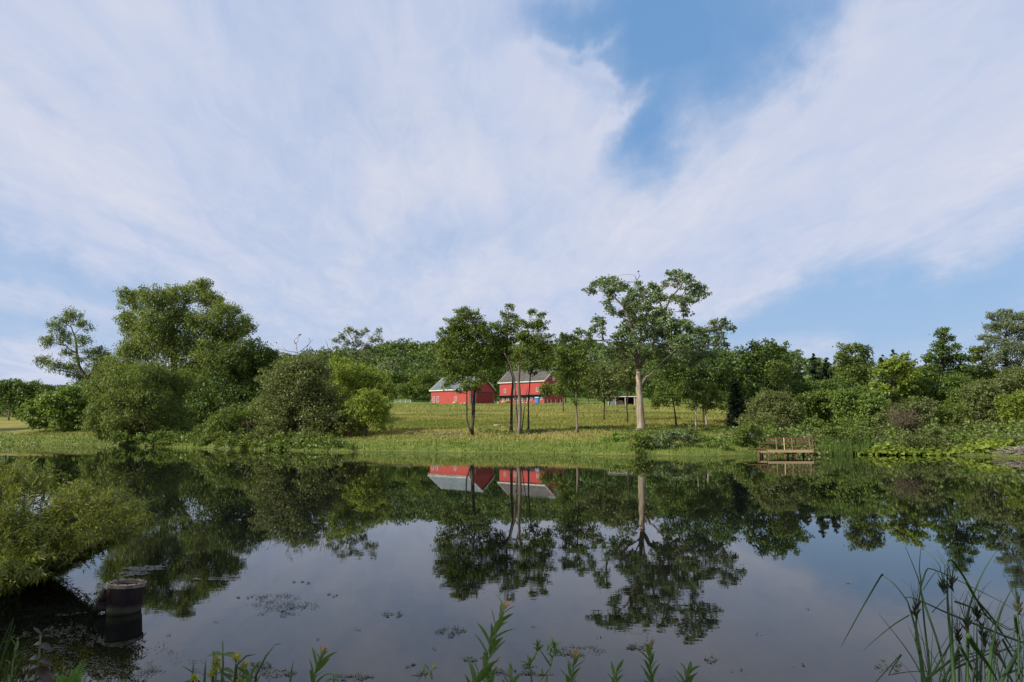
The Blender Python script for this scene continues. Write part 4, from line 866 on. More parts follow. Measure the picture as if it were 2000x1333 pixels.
MB().box(0.02, XW, -.03, .02, zd-.17, zd+.02).build('fascia_board', M['fresh'], dk)
MB().box((1487-1504)*k, -.02, .12, .17, zd-.20, zd-.05).build('fascia_board', M['fresh'], dk)
MB().box((1487-1504)*k, -.02, .18, .23, zd+.07, zd+.16).build('gangway_side', M['brownrail'], dk)
MB().box(XL, (1490-1504)*k, .24, .29, zd+.062, zd+.14).build('gangway_edge', M['brownrail'], dk)
MB().box(0.02+SK*YD, XW+SK*YD, YD-.05, YD, zd-.17, zd-.035).build('rear_beam', M['brownrail'], dk)
zt, zm = dz(857.5), dz(867)
ztb = zt+.02
def post(x, y, z0, z1, m='plank', w=.05):
    x = x+SK*y*(y > .5); return MB().box(x-w, x+w, y-w, y+w, z0, z1).build('post', M[m], dk)
YR = YD+.06
for i, (a, b) in enumerate(((1504, 1534), (1534, 1563), (1563, 1590))): MB().box((a-1504)*k+.01+SK*YR, (b-1504)*k-.01+SK*YR, YR, YR+.04, ztb-.09, ztb+.05).build('top_rail', M['brownrail'], dk)
for i, (a, b) in enumerate(((1505, 1548), (1548, 1590))): MB().box((a-1504)*k+.01+SK*YR, (b-1504)*k-.01+SK*YR, YR-.005, YR+.035, zm-.06, zm+.05).build('middle_rail', M['brownrail'], dk)
MB().box((1487-1504)*k+SK*YR, -.01+SK*YR, YR-.01, YR+.03, zm-.05, zm+.05).build('middle_rail', M['brownrail'], dk)
MB().tube([(XW+.03+SK*YR, YR, ztb), (XW+.06, .1, zd+.2)], .035, 4).build('end_rail', M['brownrail'], dk)
for px in (1504, 1560, 1574): post((px-1504)*k, YR+.10, -1.2, ztb+.03, 'brownrail', .04)
post((1488-1504)*k, YR+.1, -1.2, zm+.04, 'brownrail', .04)
for px, m in ((1520, 'plank'), (1535.5, 'fresh'), (1551, 'plank'), (1588, 'plank')):
    a = (px-1504)*k; MB().tube([(a+.06, -.12, -.9), (a+SK*YR, YR-.07, zt+.05)] if px < 1580 else [(a+.1, .08, -1), (a-.08+SK*YR, YR-.07, zt+.05)], .042, 6).build('slanting_pole', M[m], dk)
for px in (1487, 1506, 1521, 1538, 1560, 1590): post((px-1504)*k+(.05 if px == 1506 else 0), .1, -1.2, zd-.04 if px != 1487 else zd-.06, 'plank', .045)
for px in (1502,): post((px-1504)*k-.05, .3, -1.2, zd-.05, 'fresh', .05)
for px in (1492, 1543, 1573): post((px-1504)*k, YD-.25, -1.2, zd-.18, 'bark_dark', .05)
MB().box((1547-1504)*k, (1571-1504)*k, 1.2, 1.3, .18, .28).build('cross_brace', M['fresh'], dk)
MB().tube([((1590-1504)*k, .2, zd-.04), ((1597-1504)*k, .5, .1)], .03, 5).build('slanting_pole', M['bark'], dk)
# blue barrel among the bushes
o = at(1467, 850, 64.5)
bb = thing('blue_drum', 'small blue drum half hidden in the bushes left of the dock', 'drum', (o[0], 64.5, gz(o[0], 64.5)))
zb = 0
M['blue_dk'] = plain('dark_blue_plastic', (.02, .045, .13), (.02, .04, .10), 1, .5, .4)
MB().tube([(0, 0, 0), (0, 0, .08), (0, 0, zb*.5+.4), (0, 0, zb*.5+.55), (0, 0, zb*.5+.9)], [.24, .27, .27, .275, .23], 14).build('drum_body', M['blue_dk'], bb)
MB().tube([(0, 0, zb*.5+.9), (0, 0, zb*.5+.94)], [.2, .2], 14).build('lid', M['blue_dk'], bb)
# brush pile at the right edge
def brush():
    o = at(1990, 880, 55.8); root = thing('brush_pile', 'grey brown heap of dead sticks at the water edge far right', 'brush pile', (o[0]+.7, 56.2, 0)); m = MB()
    for i in range(420):
        a = rng.uniform(0, 6.28); r = rng.uniform(0, 1.15); h = (1.6-r)*.5*rng.random(); c = np.array([math.cos(a)*r*1.1, math.sin(a)*r*.8, h+.05]); d = rng.normal(size=3)*np.array([.7, .5, .2])
        m.tube([c-d, c+d], [.03, .012], 4, False)
    tag(m.build('sticks', M['deadwood'], root), kind='stuff')
    lump('mud_mound', 'x', 'x', 0, 0, (1.5, 1.0, .5), M['bark_dark'], 3, 0.); q = bpy.data.objects['mud_mound']; q.location = (0, 0, .05); q.parent = root; del q['label']; del q['category']
brush()
def driftwood(name, label, pts, r):
    P_ = [at(a, b, D) for a, b, D in pts]; P_ = np.array([(p[0], p[1], max(gz(p[0], p[1]), 0)+h) for p, h in zip(P_, [.05]+[.5]*(len(pts)-2)+[.06])])
    return tag(MB().tube(densify(P_, .04), np.linspace(r, r*.4, (len(P_)-1)*3+1), 6).build(name, M['deadwood'], None, True), label, 'branch')
driftwood('fallen_branch', 'pale bowed branch arching over the grass at the foot of the slender tree', [(1022, 845, 75), (1035, 838, 75.3), (1050, 836, 75.6), (1068, 842, 76)], .05)
driftwood('fallen_branch', 'thin pale stick on the dark strip right of the lime bush', [(782, 850, 75), (800, 848, 75), (830, 846, 75.4)], .04)
def litter():
    C_ = []
    for (px, D, rx, n) in [(900, 75, 90, 160), (1000, 75, 110, 260), (1110, 75.5, 110, 220), (1200, 75, 60, 100), (840, 77, 60, 90), (1370, 69, 70, 90)]:
        x = (px-1000)/F*D+rng.uniform(-1, 1, n)*rx/F*D; y = D+rng.normal(size=n)*.35; C_.append(np.stack([x, y, ground(x, y)+.06], 1))
    c = np.concatenate(C_); n = len(c); ax = rng.normal(size=(n, 3))*np.array([1, .6, .15])
    V, Fc = leaf_arrays(c, ax, nrm(rng.normal(size=(n, 3))*.4+np.array([0, 0, 1])), .15+.35*rng.random(n), .35)
    tag(link('mown_litter', np_mesh('mown_litter', V, Fc, 4, None, M['deadwood'])), 'pale dry cuttings strewn along the foot of the field', 'litter', kind='stuff')
litter()

# ---------------------------------------------------------------- birds
M['bird'] = plain('black_feathers', (.015, .015, .02), None, 1, .5)
def bird(label, px, py, D, s=.13):
    c = at(px, py, D); t = thing('bird', label, 'bird', c, R(30))
    MB().tube([(-s*1.2, 0, -s*.3), (-s*.7, 0, 0), (0, 0, s*.25), (s*.6, 0, s*.6), (s*.85, 0, s*.75), (s*1.15, 0, s*.75)], [s*.18, s*.42, s*.58, s*.36, s*.34, s*.05], 10).build('body', M['bird'], t, True)
    MB().tube([(s*1.1, 0, s*.75), (s*1.5, 0, s*.68)], [s*.1, s*.01], 5).build('beak', M['bird'], t)
    MB().prism([(-s*1, -s*.22, -s*.2), (-s*1, s*.22, -s*.2), (-s*2.3, s*.15, -s*.75), (-s*2.3, -s*.15, -s*.75)], (0, 0, s*.06)).build('tail', M['bird'], t)
    for k in (-1, 1):
        MB().tube([(-s*.9, k*s*.35, 0), (0, k*s*.56, s*.2), (s*.4, k*s*.42, s*.35)], [s*.08, s*.26, s*.12], 6).build('wing', M['bird'], t, True)
        MB().tube([(0, k*s*.15, -s*.1), (0, k*s*.15, -s*.9)], s*.05, 4).build('leg', M['bird'], t)
bird('small black bird perched on the bare dead crown at left', 586, 655, 92.9, .17)
bird('small dark bird perched on the dead top twig of the cottonwood', 1247, 531, 77.5, .13)
# ---------------------------------------------------------------- pipe riser in the water
M['rust'] = plain('rusty_dark_iron', (.026, .012, .009), (.009, .008, .010), 3.2, .7, .2, (1, 1, .5), .006)
def add_stain(m):
    nt = m.node_tree; p = next(n for n in nt.nodes if n.type == 'BSDF_PRINCIPLED'); old = X(nt, p.inputs['Base Color'].links[0].from_socket)
    tc = nt.nodes.new('ShaderNodeTexCoord'); x, y, z = sep(nt, X(nt, tc.outputs['Object'])); n = noise(nt, X(nt, tc.outputs['Object']), 9, 5, .6)
    n2 = noise(nt, comb(nt, x*9, y*9, z*4), 1.0, 6, .65)
    c = mixc(nt, n2.smooth(.50, .72)*.5, old, (.060, .028, .016))
    c = mixc(nt, (z+(n-.5)*.10).smooth(.13, .07), c, (.062, .055, .042)); c = mixc(nt, (z+(n-.5)*.05).smooth(.035, .01), c, (.02, .028, .012)); nt.links.new(c.s, p.inputs['Base Color'])
add_stain(M['rust'])
M['rim'] = plain('lime_crusted_rim', (.26, .22, .17), (.12, .10, .085), 14, .9, .2, (1, 1, 1), .006)
M['inner'] = plain('dark_iron_inside', (.03, .027, .025), None, 4, .8)
wp = on_water(240, 1198); BD = on_water(240, 1194)[1]
bx_ = at(241, 1194, BD)[0]; bt_ = at(240, 1137, BD)[2]
bp = thing('drain_riser', 'dark rusty iron drain riser with pale crusted rim standing in the pond at left', 'pipe', (bx_, BD, 0)); bp.rotation_euler = (R(-2), R(2.5), 0)
def lathe(prof, n=40):
    m = MB()
    for r, z in prof:
        for j in range(n): m.v.append((r*math.cos(2*math.pi*j/n), r*math.sin(2*math.pi*j/n), z))
    for i in range(len(prof)-1):
        for j in range(n): m.f.append((i*n+j, i*n+(j+1) % n, (i+1)*n+(j+1) % n, (i+1)*n+j))
    return m
lathe([(.218, -.6), (.218, .06), (.226, .085), (.230, bt_-.06), (.226, bt_-.05)]).build('barrel_wall', M['rust'], bp, True)
lathe([(.183, bt_-.05), (.243, bt_-.05), (.246, bt_-.006), (.239, bt_), (.188, bt_), (.183, bt_-.01), (.183, bt_-.05)]).build('rim', M['rim'], bp)
lathe([(.183, bt_-.05), (.188, bt_-.4), (.0005, bt_-.41)]).build('inner_wall', M['inner'], bp, True)
bolts = MB()
for j in range(12):
    a = 2*math.pi*j/12; c = np.array([.213*math.cos(a), .213*math.sin(a), bt_]); MB().tube([c+[0, 0, .001], c+[0, 0, .014]], .012, 6).build('bolt', M['rust'], bp)
def socket(z, r, L, rx):
    # side pipe opening to the left, towards the camera
    d = np.array([-math.cos(R(24)), -math.sin(R(24)), .04]); base = d*.20+np.array([0, 0, z]); e = d*(.20+L)+np.array([0, 0, z])
    o = MB().tube([base, e-d*.02, e], [r*.86, r*.9, r], 24, False).tube([e, e+d*.012], [r, r*.9], 24, False).build('side_outlet', M['rust'], bp, True)
    MB().tube([e+d*.012, base+d*.05], [r*.88, r*.82], 24, True).build('outlet_bore', M['inner'], o)
    MB().tube([e-d*.015, e+d*.010], [r*1.02, r*1.02], 24, False).build('outlet_lip', M['inner'], o)
socket(bt_-.19, .10, .07, 0); socket(.09, .10, .12, 0)

# ---------------------------------------------------------------- floating weed
M['floatweed'] = foliage('floating_weed', (.030, .032, .020), (.10, .095, .06), .05, .4, .5)
M['scum'] = foliage('pale_scum', (.12, .11, .085), (.26, .24, .19), .05)
def floats(name, label, mat, spots, s):
    C_ = []
    for (px, py, rx, ry, n) in spots:
        n = int(n*1.7)
        # ragged curved streak: points gathered on a few arcs
        k = max(3, n//14); a = rng.uniform(-1, 1, k); b = rng.uniform(-1, 1, k)*np.sqrt(np.clip(1-a*a, .05, 1)); q = rng.integers(0, k, n)
        X_ = px+rx*(a[q]+rng.normal(size=n)*.13); Y_ = py+ry*(b[q]+rng.normal(size=n)*.22)
        for u, v in zip(X_, Y_):
            w = on_water(u, v); w[2] = .006+.006*rng.random(); C_.append(w)
    c = np.array(C_); n = len(c); ax = rng.normal(size=(n, 3)); ax[:, 2] *= .05; nn = rng.normal(size=(n, 3))*.12+np.array([0, 0, 1])
    V, Fc = leaf_arrays(c, ax, nrm(nn), s*(.5+rng.random(n))*np.clip(c[:, 1]/9, .7, 3), .5, .05); V[:, 2] = np.clip(V[:, 2], .004, .03)
    tag(link(name, np_mesh(name, V, Fc, 4, rng.random(n), M[mat])), label, 'water weed', kind='stuff')
floats('floating_weeds', 'dark drifting rafts of leafy water weed on the near pond surface', 'floatweed',
       [(535, 1168, 45, 9, 130), (560, 1182, 60, 9, 200), (545, 1198, 35, 6, 80), (650, 1163, 14, 3, 18), (765, 1200, 18, 7, 60), (880, 1235, 26, 8, 150), (590, 1138, 18, 2, 30), (475, 1168, 12, 2, 20),
        (1130, 1272, 45, 10, 260), (1250, 1264, 22, 6, 150), (1388, 1288, 16, 6, 60), (1000, 1312, 45, 8, 260), (930, 1287, 22, 5, 60), (1735, 1302, 24, 12, 110), (1920, 1308, 20, 8, 40), (1050, 1300, 30, 6, 60),
        (130, 1232, 36, 14, 170), (160, 1252, 40, 12, 130), (90, 1275, 60, 12, 150), (180, 1298, 60, 10, 130), (210, 1180, 10, 3, 10), (60, 1245, 50, 10, 90), (300, 1268, 70, 20, 60), (240, 1312, 70, 12, 160), (350, 1300, 60, 16, 50),
        (500, 1302, 30, 10, 190), (545, 1315, 30, 8, 170), (470, 1318, 25, 8, 120), (690, 1322, 35, 6, 150), (420, 1215, 6, 1, 3), (330, 1240, 8, 2, 6), (1170, 1246, 6, 2, 4), (850, 1268, 6, 2, 5), (130, 1202, 60, 4, 40), (700, 1230, 8, 2, 6), (620, 1250, 5, 2, 5), (1040, 1225, 6, 2, 5), (1480, 1240, 8, 2, 6), (1580, 1190, 6, 1.5, 5), (1560, 1300, 10, 3, 8), (1440, 1310, 10, 3, 10), (980, 1130, 12, 2, 7), (800, 1300, 20, 4, 26), (1660, 1140, 8, 2, 5)], .027)
floats('pale_scum', 'pale streaks of pollen scum behind the iron riser', 'scum', [(280, 1112, 34, 4, 260), (262, 1122, 26, 4, 200), (300, 1108, 20, 2, 120), (100, 1115, 40, 5, 160), (130, 1105, 30, 3, 90), (420, 1132, 40, 3, 120), (465, 1127, 26, 2, 60), (60, 1125, 30, 3, 80)], .03)

# ---------------------------------------------------------------- near willow shrub leaning over the water
def near_willow():
    root = thing('willow_shrub', 'large fine leaved willow shrub leaning over the water at the left edge, nearest the camera', 'shrub', (-9.6, 11.2, gz(-9.6, 11.2)))
    org = np.array(root.location)
    tips = []
    #  px, py, depth of the tips
    for (px, py, D, n, sp) in [(20, 915, 12.6, 16, 22), (55, 905, 12.4, 12, 18), (85, 940, 12.2, 6, 20), (15, 960, 11.8, 14, 20), (45, 985, 11.2, 5, 18), (140, 955, 12.0, 14, 20), (165, 950, 11.8, 8, 14), (180, 975, 11.8, 14, 20), (120, 985, 11.6, 16, 24),
                               (230, 965, 11.6, 9, 14), (255, 985, 11.4, 12, 16), (285, 1000, 11.2, 9, 12), (270, 1015, 11.1, 9, 14), (215, 1010, 11.4, 16, 22), (165, 1020, 11.2, 18, 24), (110, 1030, 11.0, 16, 24), (60, 1040, 10.8, 14, 24), (15, 1030, 10.6, 14, 20),
                               (240, 1035, 11.2, 12, 16), (190, 1055, 11.0, 14, 20), (130, 1058, 10.8, 10, 20), (20, 1075, 10.2, 9, 18), (50, 1085, 10.2, 5, 14), (80, 1075, 10.5, 12, 20), (10, 1100, 10.0, 8, 10), (5, 990, 10.5, 12, 14), (60, 1100, 10.2, 14, 20), (25, 1115, 9.8, 12, 20), (-30, 1080, 10, 12, 30), (100, 1060, 11.6, 14, 22), (160, 1055, 11.6, 8, 18), (200, 1060, 11.4, 8, 12), (-30, 950, 11, 18, 30), (-30, 1020, 10.5, 16, 30)]:
        for i in range(n): tips.append(at(px+rng.normal()*sp*.8, py+rng.normal()*sp*.55, D+rng.normal()*.35)-org)
    st = MB(); C_, A_, N_, S_ = [], [], [], []
    hubs = [np.array([rng.uniform(-.7, 1.5), rng.uniform(-.2, 1.2), 0.]) for i in range(22)]
    for h in hubs: h[2] = max(gz(h[0]+org[0], h[1]+org[1]), -.3)-org[2]
    for tpt in tips:
        tpt[2] = max(tpt[2], .12-org[2])
        h = min(hubs, key=lambda q: np.linalg.norm(q-tpt)+rng.random()*.5); mid = (h*.5+tpt*.5)+np.array([0, 0, .15*rng.random()]); P_ = bez(h, mid, tpt, 9)
        st.tube(P_, np.linspace(.011, .003, 9), 4, False)
        for tw in range(5):
            s0 = P_[rng.integers(1, 9)] if tw else P_[6]; e = tpt+rng.normal(size=3)*.16 if not tw else tpt; L = np.linalg.norm(e-s0)+.1
            dd = nrm(e-s0); m = int(L*23)+4; u = rng.random(m); pos = s0+(e-s0)*u[:, None]+rng.normal(size=(m, 3))*.025
            ax = dd*.7+rng.normal(size=(m, 3))*.65; ax[:, 2] -= .25; ll = .085+.06*rng.random(m)
            C_.append(pos+nrm(ax)*ll[:, None]*.5); A_.append(ax); N_.append(rng.normal(size=(m, 3))*.6+np.array([0, 0, .8])); S_.append(ll)
            st.tube([s0, e], [.004, .002], 3, False)
    st.build('stems', M['bark'], root)
    c = np.concatenate(C_); c[:, 2] = np.maximum(c[:, 2], .06-org[2]); V, Fc = leaf_arrays(c, np.concatenate(A_), np.concatenate(N_), np.concatenate(S_), .16)
    n = len(Fc); LEAFCOUNT[0] += n
    t = rng.random(n)**1.6
    link('foliage', np_mesh('foliage', V, Fc, 4, t, M['shrub_near']), root)
near_willow()

# ---------------------------------------------------------------- bulrush clump at the right
M['rush'] = plain('bulrush_green', (.028, .064, .017), (.044, .086, .022), 6, .6, .2)
M['rush_pale'] = plain('bulrush_yellow_green', (.05, .082, .02), (.035, .062, .017), 6, .5, .4)
M['seed'] = plain('bulrush_seed_head', (.06, .065, .03), (.04, .042, .022), 30, .9, .2)
def zz(X_, Y_): return 1640+X_/4.711, 1050+Y_/4.711
def rushes():
    c0 = at(1900, 1333, 2.7); root = thing('bulrush_clump', 'tall clump of bulrushes with bent blades and dark seed heads in the bottom right corner', 'bulrush', (c0[0], 2.7, gz(c0[0], 2.7))); org = np.array(root.location)
    def pathD(pts, D):
        return [at(*zz(a, b), D+(.04*i))-org for i, (a, b) in enumerate(pts)]
    def blade(pts, D, r=.0042, mat='rush', ground_to=True, flat=True):
        P_ = pathD(pts, D)
        if ground_to:
            b = P_[0]; dv = nrm(b-P_[1]); dv[2] = min(dv[2], -.45); g = b+dv*(b[2]+.03)/(-dv[2]); P_ = [g]+P_
        # smooth the path
        Q = []
        for i in range(len(P_)-1):
            a, b = np.array(P_[i]), np.array(P_[i+1]); pa = np.array(P_[max(i-1, 0)]); nb = np.array(P_[min(i+2, len(P_)-1)])
            for t in (0, .25, .5, .75):
                Q.append(.5*((2*a)+(-pa+b)*t+(2*pa-5*a+4*b-nb)*t*t+(-pa+3*a-3*b+nb)*t**3))
        Q.append(np.array(P_[-1])); n = len(Q)
        rad = r*np.clip(1.15-np.linspace(0, 1, n)**1.6, .12, 1)
        return MB().tube(Q, rad, 5).build('blade', M[mat], root, True)
    B = [([(840, 1333), (815, 1100), (780, 800), (745, 470), (680, 270), (600, 80)], 2.6), ([(790, 1333), (700, 900), (745, 440), (732, 280), (750, 60)], 2.7),
         ([(775, 1333), (740, 1080), (700, 850), (640, 640), (610, 570), (500, 430), (395, 350)], 2.5), ([(395, 350), (375, 362), (200, 660), (80, 880), (10, 1010)], 2.55, .0028),
         ([(980, 1333), (930, 1080), (880, 900), (790, 640), (745, 480), (770, 380), (800, 300), (840, 290), (1000, 350), (1200, 450), (1480, 590), (1690, 720)], 2.75),
         ([(1690, 970), (1500, 900), (1300, 820), (1000, 700), (780, 600), (630, 548), (615, 570)], 2.5), ([(1050, 1333), (1030, 1000), (1000, 700), (988, 400), (1000, 215)], 2.4, .0062),
         ([(1000, 215), (1030, 210), (1090, 280), (1200, 460), (1320, 680), (1450, 830), (1560, 980), (1690, 1180)], 2.42), ([(1370, 1333), (1395, 1050), (1440, 830), (1500, 640), (1600, 440)], 2.3, .0055),
         ([(1165, 1333), (1180, 1000), (1180, 720), (1240, 500), (1340, 280), (1475, 75)], 2.5, .0048), ([(640, 715), (500, 800), (350, 920), (210, 1045)], 2.6, .0022), ([(850, 690), (960, 570), (985, 560)], 2.8, .0018),
         ([(1160, 400), (1250, 560), (1400, 740), (1500, 890), (1600, 1040), (1690, 1120)], 2.5), ([(1060, 590), (1150, 620), (1240, 660), (1450, 780), (1690, 900)], 2.6, .004),
         ([(850, 1260), (1000, 1010), (1070, 930)], 2.7, .004), ([(760, 1333), (1000, 1230), (1250, 1120), (1470, 1040), (1690, 1050)], 2.5, .0045), ([(950, 1333), (1050, 1130), (1250, 1060), (1400, 1030)], 2.5, .004),
         ([(1100, 990), (1200, 1180), (1270, 1333)], 2.4, .0055), ([(1180, 900), (1240, 1000), (1350, 1150), (1460, 1333)], 2.2, .009), ([(1480, 1333), (1560, 1250), (1696, 1190)], 2.3, .006),
         ([(1500, 940), (1560, 1050), (1650, 1200), (1720, 1333)], 2.5, .004), ([(1460, 800), (1560, 850), (1620, 820), (1700, 760)], 2.8, .002), ([(770, 480), (820, 400), (880, 320), (900, 300)], 2.8, .0018),
         ([(1610, 720), (1625, 830), (1650, 1000), (1640, 1333)], 2.3, .005), ([(1720, 1333), (1700, 1000), (1665, 780)], 2.3, .005), ([(330, 1333), (450, 1270), (650, 1235), (850, 1240), (1000, 1290)], 2.6, .0022),
         ([(1000, 1333), (1060, 1180), (1200, 1100), (1330, 1060), (1560, 900), (1690, 800)], 2.7, .003), ([(1340, 1200), (1420, 1090), (1560, 1010), (1696, 985)], 2.5, .003), ([(1590, 1333), (1500, 1150), (1350, 950), (1260, 830)], 2.6, .0042)]
    for b in B: blade(b[0], b[1], b[2] if len(b) > 2 else .0042, 'rush', b[0][0][1] > 1200)
    for i in range(34):
        x0_ = rng.uniform(720, 1750); x1_ = x0_+rng.normal()*180; top = rng.uniform(560, 1150); D = rng.uniform(2.3, 3.0)
        blade([(x0_-(x1_-x0_)*.35, 1800), (x0_, 1450), (x0_*.5+x1_*.5, (1450+top)/2), (x1_*1.0+(x1_-x0_)*.25, top)], D, rng.uniform(.0018, .0042), 'rush' if i % 3 else 'rush_pale')
    # flowering stems: stem with a ragged head
    def head(px, py, D, h=.04, spread=.012, n=14, base=(0, 0)):
        P0 = at(*zz(px, py), D)-org; s_ = blade([(base[0], base[1]), ((px+base[0])/2, (py+base[1])/2), (px, py+40)], D, .0042) if base[1] else None
        m = MB()
        for i in range(n):
            a = rng.uniform(0, 6.28); r = spread*rng.random(); zc_ = (rng.random()-.5)*h
            p = P0+np.array([math.cos(a)*r*(1+zc_*8), math.sin(a)*r, zc_]); d = np.array([math.cos(a)*.010, math.sin(a)*.010, .014])
            m.tube([p-d, p, p+d], [.0008, .0032, .0008], 5)
        o = m.build('seed_head', M['seed'], root, True)
        for i in range(9):
            a = rng.normal()*.35; L = rng.uniform(.05, .13); p = P0; MB().tube([p, p+np.array([math.sin(a)*L*.5, rng.normal()*.01, L*.6]), p+np.array([math.sin(a)*L*.9, rng.normal()*.02, L])], [.0012, .0009, .0004], 3, False).build('bristle', M['rush_pale'], root)
    for a in [(695, 660, 2.6, (760, 1333)), (1030, 420, 2.5, (1040, 1333)), (1165, 790, 2.4, (1180, 1333)), (1262, 700, 2.6, (1262, 1333)), (1640, 620, 2.3, (1650, 1333)), (1435, 1000, 2.4, (1400, 1333)), (1092, 900, 2.6, (1100, 1333)), (1310, 850, 2.6, (1300, 1333)), (955, 440, 2.5, (0, 0)), (1330, 930, 2.7, (0, 0))]:
        head(a[0], a[1], a[2], base=a[3])
rushes()

# ---------------------------------------------------------------- flowering weeds in the foreground
M['lance'] = foliage('lance_leaves', (.060, .115, .030), (.120, .190, .045), .3, .4)
M['lance_tip'] = foliage('reddish_tip_leaves', (.22, .10, .045), (.25, .18, .06), .3)
M['maroon'] = foliage('maroon_leaves', (.038, .018, .014), (.05, .038, .018), .2, .5, .35)
M['fern'] = foliage('fern_green', (.10, .20, .035), (.15, .27, .05), .4)
M['stemgreen'] = plain('green_stem', (.10, .15, .045), (.14, .13, .05), 5, .6)
def leaf_mesh(L, w, name, mat, curl=.25, n=6, fold=.12, tint=.5):
    V = []; Fc = []
    for i in range(n+1):
        t = i/n; ww = w*.5*math.sin(math.pi*min(1, t*.96+.02))**.8*(1-.35*t); z = -curl*L*t*t; y = L*t*(1-.12*t)
        V += [(-ww, y, z+ww*fold*3), (0, y, z), (ww, y, z+ww*fold*3)]
    for i in range(n):
        a = i*3; Fc += [(a, a+1, a+4, a+3), (a+1, a+2, a+5, a+4)]
    return np_mesh(name, V, Fc, 4, [tint]*len(Fc), mat, True)
def put_leaf(me, parent, pos, d, up, name='leaf', s=1.):
    d = Vector(d).normalized(); u = Vector(up); xx = d.cross(u).normalized(); zz_ = xx.cross(d)
    o = link(name, me, parent); o.matrix_local = Matrix.Translation(Vector(pos)) @ Matrix((( xx.x, d.x, zz_.x), (xx.y, d.y, zz_.y), (xx.z, d.z, zz_.z))).to_4x4() @ Matrix.Scale(s, 4); return o
LV = [leaf_mesh(.080, .0215, 'leaf', M['lance'], c, tint=t) for c, t in ((.02, .2), (.12, .5), (.25, .8))]
LT = leaf_mesh(.05, .009, 'tip_leaf', M['lance_tip'], .1)
LM = leaf_mesh(.062, .034, 'leaf', M['maroon'], .45, tint=.3); LM2 = leaf_mesh(.036, .012, 'leaf', M['maroon'], .1, tint=.8)
LO = leaf_mesh(.06, .026, 'leaf', M['lance'], .35, tint=.7)
def to_ground(p): return np.array([p[0], p[1]+.02, gz(p[0], p[1])-.03])
def lance_plant(label, pts, D, dens=60, ls=1., tip=True, start=.25, name='goldenrod'):
    P_ = [at(a, b, D+.02*i) for i, (a, b) in enumerate(pts)]; g = to_ground(P_[0]); root = thing(name, label, 'plant', g)
    Q = [np.zeros(3)]+[p-g for p in P_]; Q = np.array(Q)
    # resample
    seg = np.r_[0, np.cumsum(np.linalg.norm(np.diff(Q, axis=0), axis=1))]; L = seg[-1]; tt = np.linspace(0, L, 14)
    C = np.stack([np.interp(tt, seg, Q[:, i]) for i in range(3)], 1); MB().tube(C, np.linspace(.0055, .0018, 14), 6).build('stem', M['stemgreen'], root, True)
    n = int(L*dens*.72); ls = ls*1.2
    for i in range(n):
        t = start+(1-start)*(i+.5)/n; p = np.array([np.interp(t*L, seg, Q[:, k]) for k in range(3)]); q = np.array([np.interp(min(1, t+.03)*L, seg, Q[:, k]) for k in range(3)])
        ax = nrm(q-p+1e-6); a = i*2.4; side = np.array([math.cos(a), math.sin(a), 0]); d = ax*.8+side*.78*(1.1-.45*t)
        put_leaf(LV[i % 3], root, p, d, ax, s=ls*(.75+.5*rng.random())*(1.1-.45*max(0, t-.6)/.4))
    if tip:
        for k in range(5): put_leaf(LT, root, Q[-1], nrm(Q[-1]-Q[-2])+np.array([math.cos(k*1.3)*.45, math.sin(k*1.3)*.45, .3]), (0, -.3, 1), s=rng.uniform(.6, 1.1))
    return root
lance_plant('tall leafy leaning weed with orange tinted tip, largest of the bottom row', [(925, 1345), (955, 1285), (960, 1245), (975, 1215), (985, 1192)], 2.25, 90, 1.15)
lance_plant('second lower leafy weed growing beside the tall leaning one', [(962, 1350), (955, 1318), (958, 1300)], 2.3, 60, 1.0, False, .55)
lance_plant('leafy weed with a bushy top just right of the thin willow twigs', [(1118, 1350), (1112, 1320), (1122, 1290)], 2.3, 80, .95, True, .5)
lance_plant('short yellow green leafy weed between the two taller ones right of centre', [(1205, 1350), (1200, 1330), (1204, 1312)], 2.3, 80, .8, False, .6)
lance_plant('dense upright leafy weed with a thick spike top, right of centre bottom', [(1276, 1350), (1270, 1310), (1268, 1276)], 2.3, 110, .8, True, .5)
lance_plant('short leafy weed at the bottom, rightmost before the bulrushes', [(1335, 1350), (1342, 1325), (1346, 1310)], 2.3, 90, .85, False, .55)
lance_plant('upright leafy weed with red tipped top at the bottom left of centre', [(612, 1350), (612, 1322), (622, 1298), (628, 1284)], 2.3, 80, 1.0, True, .5)
lance_plant('small leafy shoot left of the red tipped weed at the bottom', [(498, 1352), (490, 1335), (484, 1318)], 2.2, 70, .95, False, .6)
lance_plant('small leafy shoot beside the tall leaning weed, on its right', [(995, 1352), (996, 1340), (998, 1326)], 2.3, 70, .8, False, .65)
lance_plant('slim green leafy spike standing at the far left bottom', [(22, 1350), (25, 1290), (36, 1245)], 2.3, 40, .6, False, .45)
